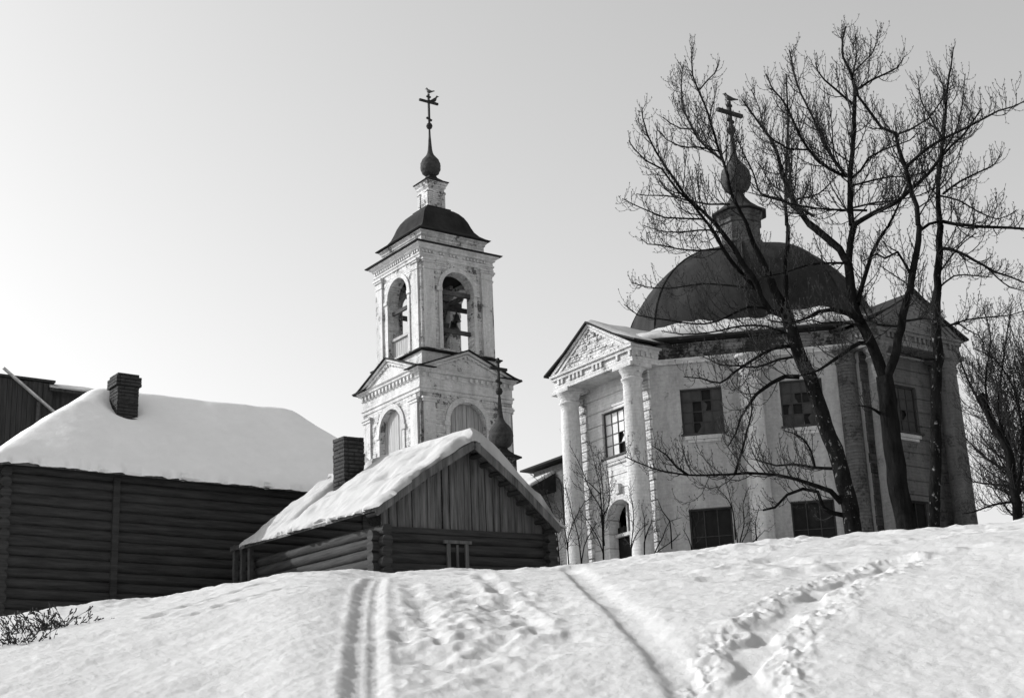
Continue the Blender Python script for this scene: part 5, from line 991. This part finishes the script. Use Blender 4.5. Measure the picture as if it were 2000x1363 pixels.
# shrubs along the church front
SHR = json.loads('''[[[[0.918,37.989,6.212,0.0168],[0.898,37.931,6.719,0.0145],[0.86,37.874,7.169,0.0122],[0.852,37.815,7.619,0.0099],[0.793,37.758,8.259,0.0077],[0.6,37.704,8.38,0.0054]],[[0.918,37.989,6.212,0.0168],[0.933,37.923,6.808,0.0139],[1.138,37.851,7.274,0.0111],[1.369,37.777,7.649,0.0082],[1.557,37.704,7.779,0.0053]],[[1.222,37.98,6.258,0.0168],[1.182,38.05,6.881,0.014],[1.087,38.121,7.36,0.0111],[0.994,38.191,7.906,0.0083],[0.923,38.261,8.301,0.0054]],[[1.237,37.98,6.257,0.0168],[1.314,37.867,6.598,0.0129],[1.51,37.75,6.933,0.0091],[1.638,37.634,7.118,0.0053]],[[0.692,37.994,6.223,0.0168],[0.665,37.944,6.885,0.0139],[0.573,37.896,7.493,0.0111],[0.331,37.849,8.176,0.0082],[0.069,37.8,8.457,0.0054]]],[[[1.763,37.959,6.23,0.0168],[1.776,37.922,6.83,0.0145],[1.786,37.885,7.436,0.0122],[1.774,37.848,8.047,0.01],[1.671,37.816,8.669,0.0077],[1.578,37.784,9.2,0.0054]],[[1.778,37.958,7.884,0.0169],[1.58,37.885,8.095,0.013],[1.403,37.809,8.242,0.0092],[1.231,37.732,8.482,0.0054]],[[1.81,37.957,7.295,0.0168],[1.975,37.861,7.577,0.013],[1.998,37.772,8.021,0.0092],[1.943,37.687,8.689,0.0054]],[[1.804,37.957,7.449,0.0169],[1.575,38.065,7.916,0.0131],[1.368,38.17,8.575,0.0093],[1.152,38.275,9.117,0.0055]],[[1.772,37.959,6.381,0.0168],[1.627,37.84,6.822,0.0129],[1.459,37.722,7.113,0.0091],[1.261,37.604,7.404,0.0053]],[[1.781,37.958,6.532,0.0168],[1.848,37.925,7.441,0.013],[1.833,37.896,8.242,0.0092],[1.78,37.868,8.928,0.0054]]],[[[2.481,38.921,6.419,0.0172],[2.581,38.999,7.053,0.0143],[2.644,39.079,7.475,0.0114],[2.618,39.165,7.971,0.0085],[2.581,39.251,8.312,0.0056]],[[2.829,38.897,6.431,0.0172],[2.876,38.839,6.948,0.0133],[2.885,38.783,7.375,0.0094],[2.825,38.732,7.683,0.0055]],[[2.521,38.918,6.666,0.0172],[2.743,39.024,7.113,0.0114],[2.981,39.127,7.311,0.0055]],[[2.854,38.895,6.803,0.0172],[3.047,38.78,7.242,0.0114],[3.122,38.674,7.532,0.0055]]],[[[3.053,38.88,6.418,0.0172],[3.315,38.967,6.888,0.0134],[3.54,39.055,7.335,0.0095],[3.866,39.132,7.43,0.0055]],[[3.521,38.841,7.295,0.0173],[3.352,38.832,7.553,0.0114],[3.248,38.818,7.871,0.0055]],[[3.06,38.88,6.423,0.0172],[3.527,38.987,6.789,0.0114],[3.802,39.109,7.018,0.0055]]],[[[5.031,37.665,6.244,0.0168],[4.986,37.651,6.787,0.0139],[4.962,37.634,7.242,0.0111],[4.886,37.624,7.795,0.0082],[4.794,37.616,8.168,0.0054]],[[5.042,37.664,6.303,0.0168],[5.229,37.517,6.661,0.011],[5.362,37.377,7.021,0.0053]],[[5.039,37.664,6.334,0.0168],[5.224,37.763,6.95,0.013],[5.249,37.883,7.432,0.0093],[5.455,37.978,7.907,0.0054]],[[4.967,37.674,7.249,0.0168],[4.81,37.62,7.613,0.0111],[4.583,37.575,7.86,0.0054]],[[5.019,37.667,6.275,0.0168],[5.396,37.777,6.488,0.0111],[5.74,37.888,6.797,0.0054]],[[5.477,37.603,6.303,0.0168],[5.47,37.594,6.906,0.0111],[5.625,37.561,7.35,0.0054]]],[[[3.921,37.797,6.256,0.0168],[3.847,37.801,6.654,0.0111],[3.73,37.81,6.904,0.0053]],[[3.936,37.796,6.255,0.0168],[4.006,37.67,6.532,0.0129],[3.998,37.553,6.965,0.0091],[3.861,37.449,7.255,0.0053]]]]''')
SL = [('thin-stemmed bare shrub at the foot of the leftmost portico column', 0), ('tall bare shrub with upright stems before the portico window', 1), ('low bare shrub in front of the arched doorway', 2),
      ('small spreading bare shrub right of the left portico pier', 3), ('bushy bare shrub between the two lower windows of the church', 4), ('short bare shrub left of the first lower window', 5)]
for lab, k in SL:
    rng = random.Random(90 + k); L = SHR[k]; T_ = empty('shrub', L[0][0][:3]); tag(T_, lab, 'shrub', 'bare shrubs along the church front'); o = Vector(T_.location); cr = TB(); tw_ = TB()
    for lim in L:
        P = [(Vector(p[:3]) - o, p[3]) for p in lim]; P = [(P[0][0] - Vector((0, 0, .7)), P[0][1])] + P; path = smooth_path(P, .2)
        cr.tube([p for p, r in path], [r for p, r in path], 5); dress(tw_, rng, path, .62, .8, start=.9)
    cr.build('stem', M['bark'], T_); tw_.build('branches', M['twig'], T_)
# weeds poking out of the snow at lower left
rng = random.Random(77); pl = TRACKS['bush'][0]
for k, (lab, cx, cy) in enumerate((('dark tuft of dry weeds sticking out of the snow at lower left', pl[1][0], pl[1][1] - .5), ('smaller dark weed tuft at the very left of the snow slope', pl[3][0] - .25, pl[3][1]))):
    T_ = empty('weed_tuft', (cx, cy, gz(cx, cy))); tag(T_, lab, 'weeds', 'weed tufts in the snow'); tw_ = TB()
    for q in range(110 if k == 0 else 60):
        a = rng.uniform(0, 6.28); r = rng.uniform(0, .26 if k == 0 else .18); p = Vector((r * math.cos(a) * 1.3, r * math.sin(a), -.05)); a += rng.uniform(-2, 2); d = Vector((math.cos(a) * .8, math.sin(a) * .8, 1)).normalized()
        twig(tw_, rng, p, d, rng.uniform(.08, .26), .003, 2, -.25, 1)
    tw_.build('stalks', M['twig'], T_)
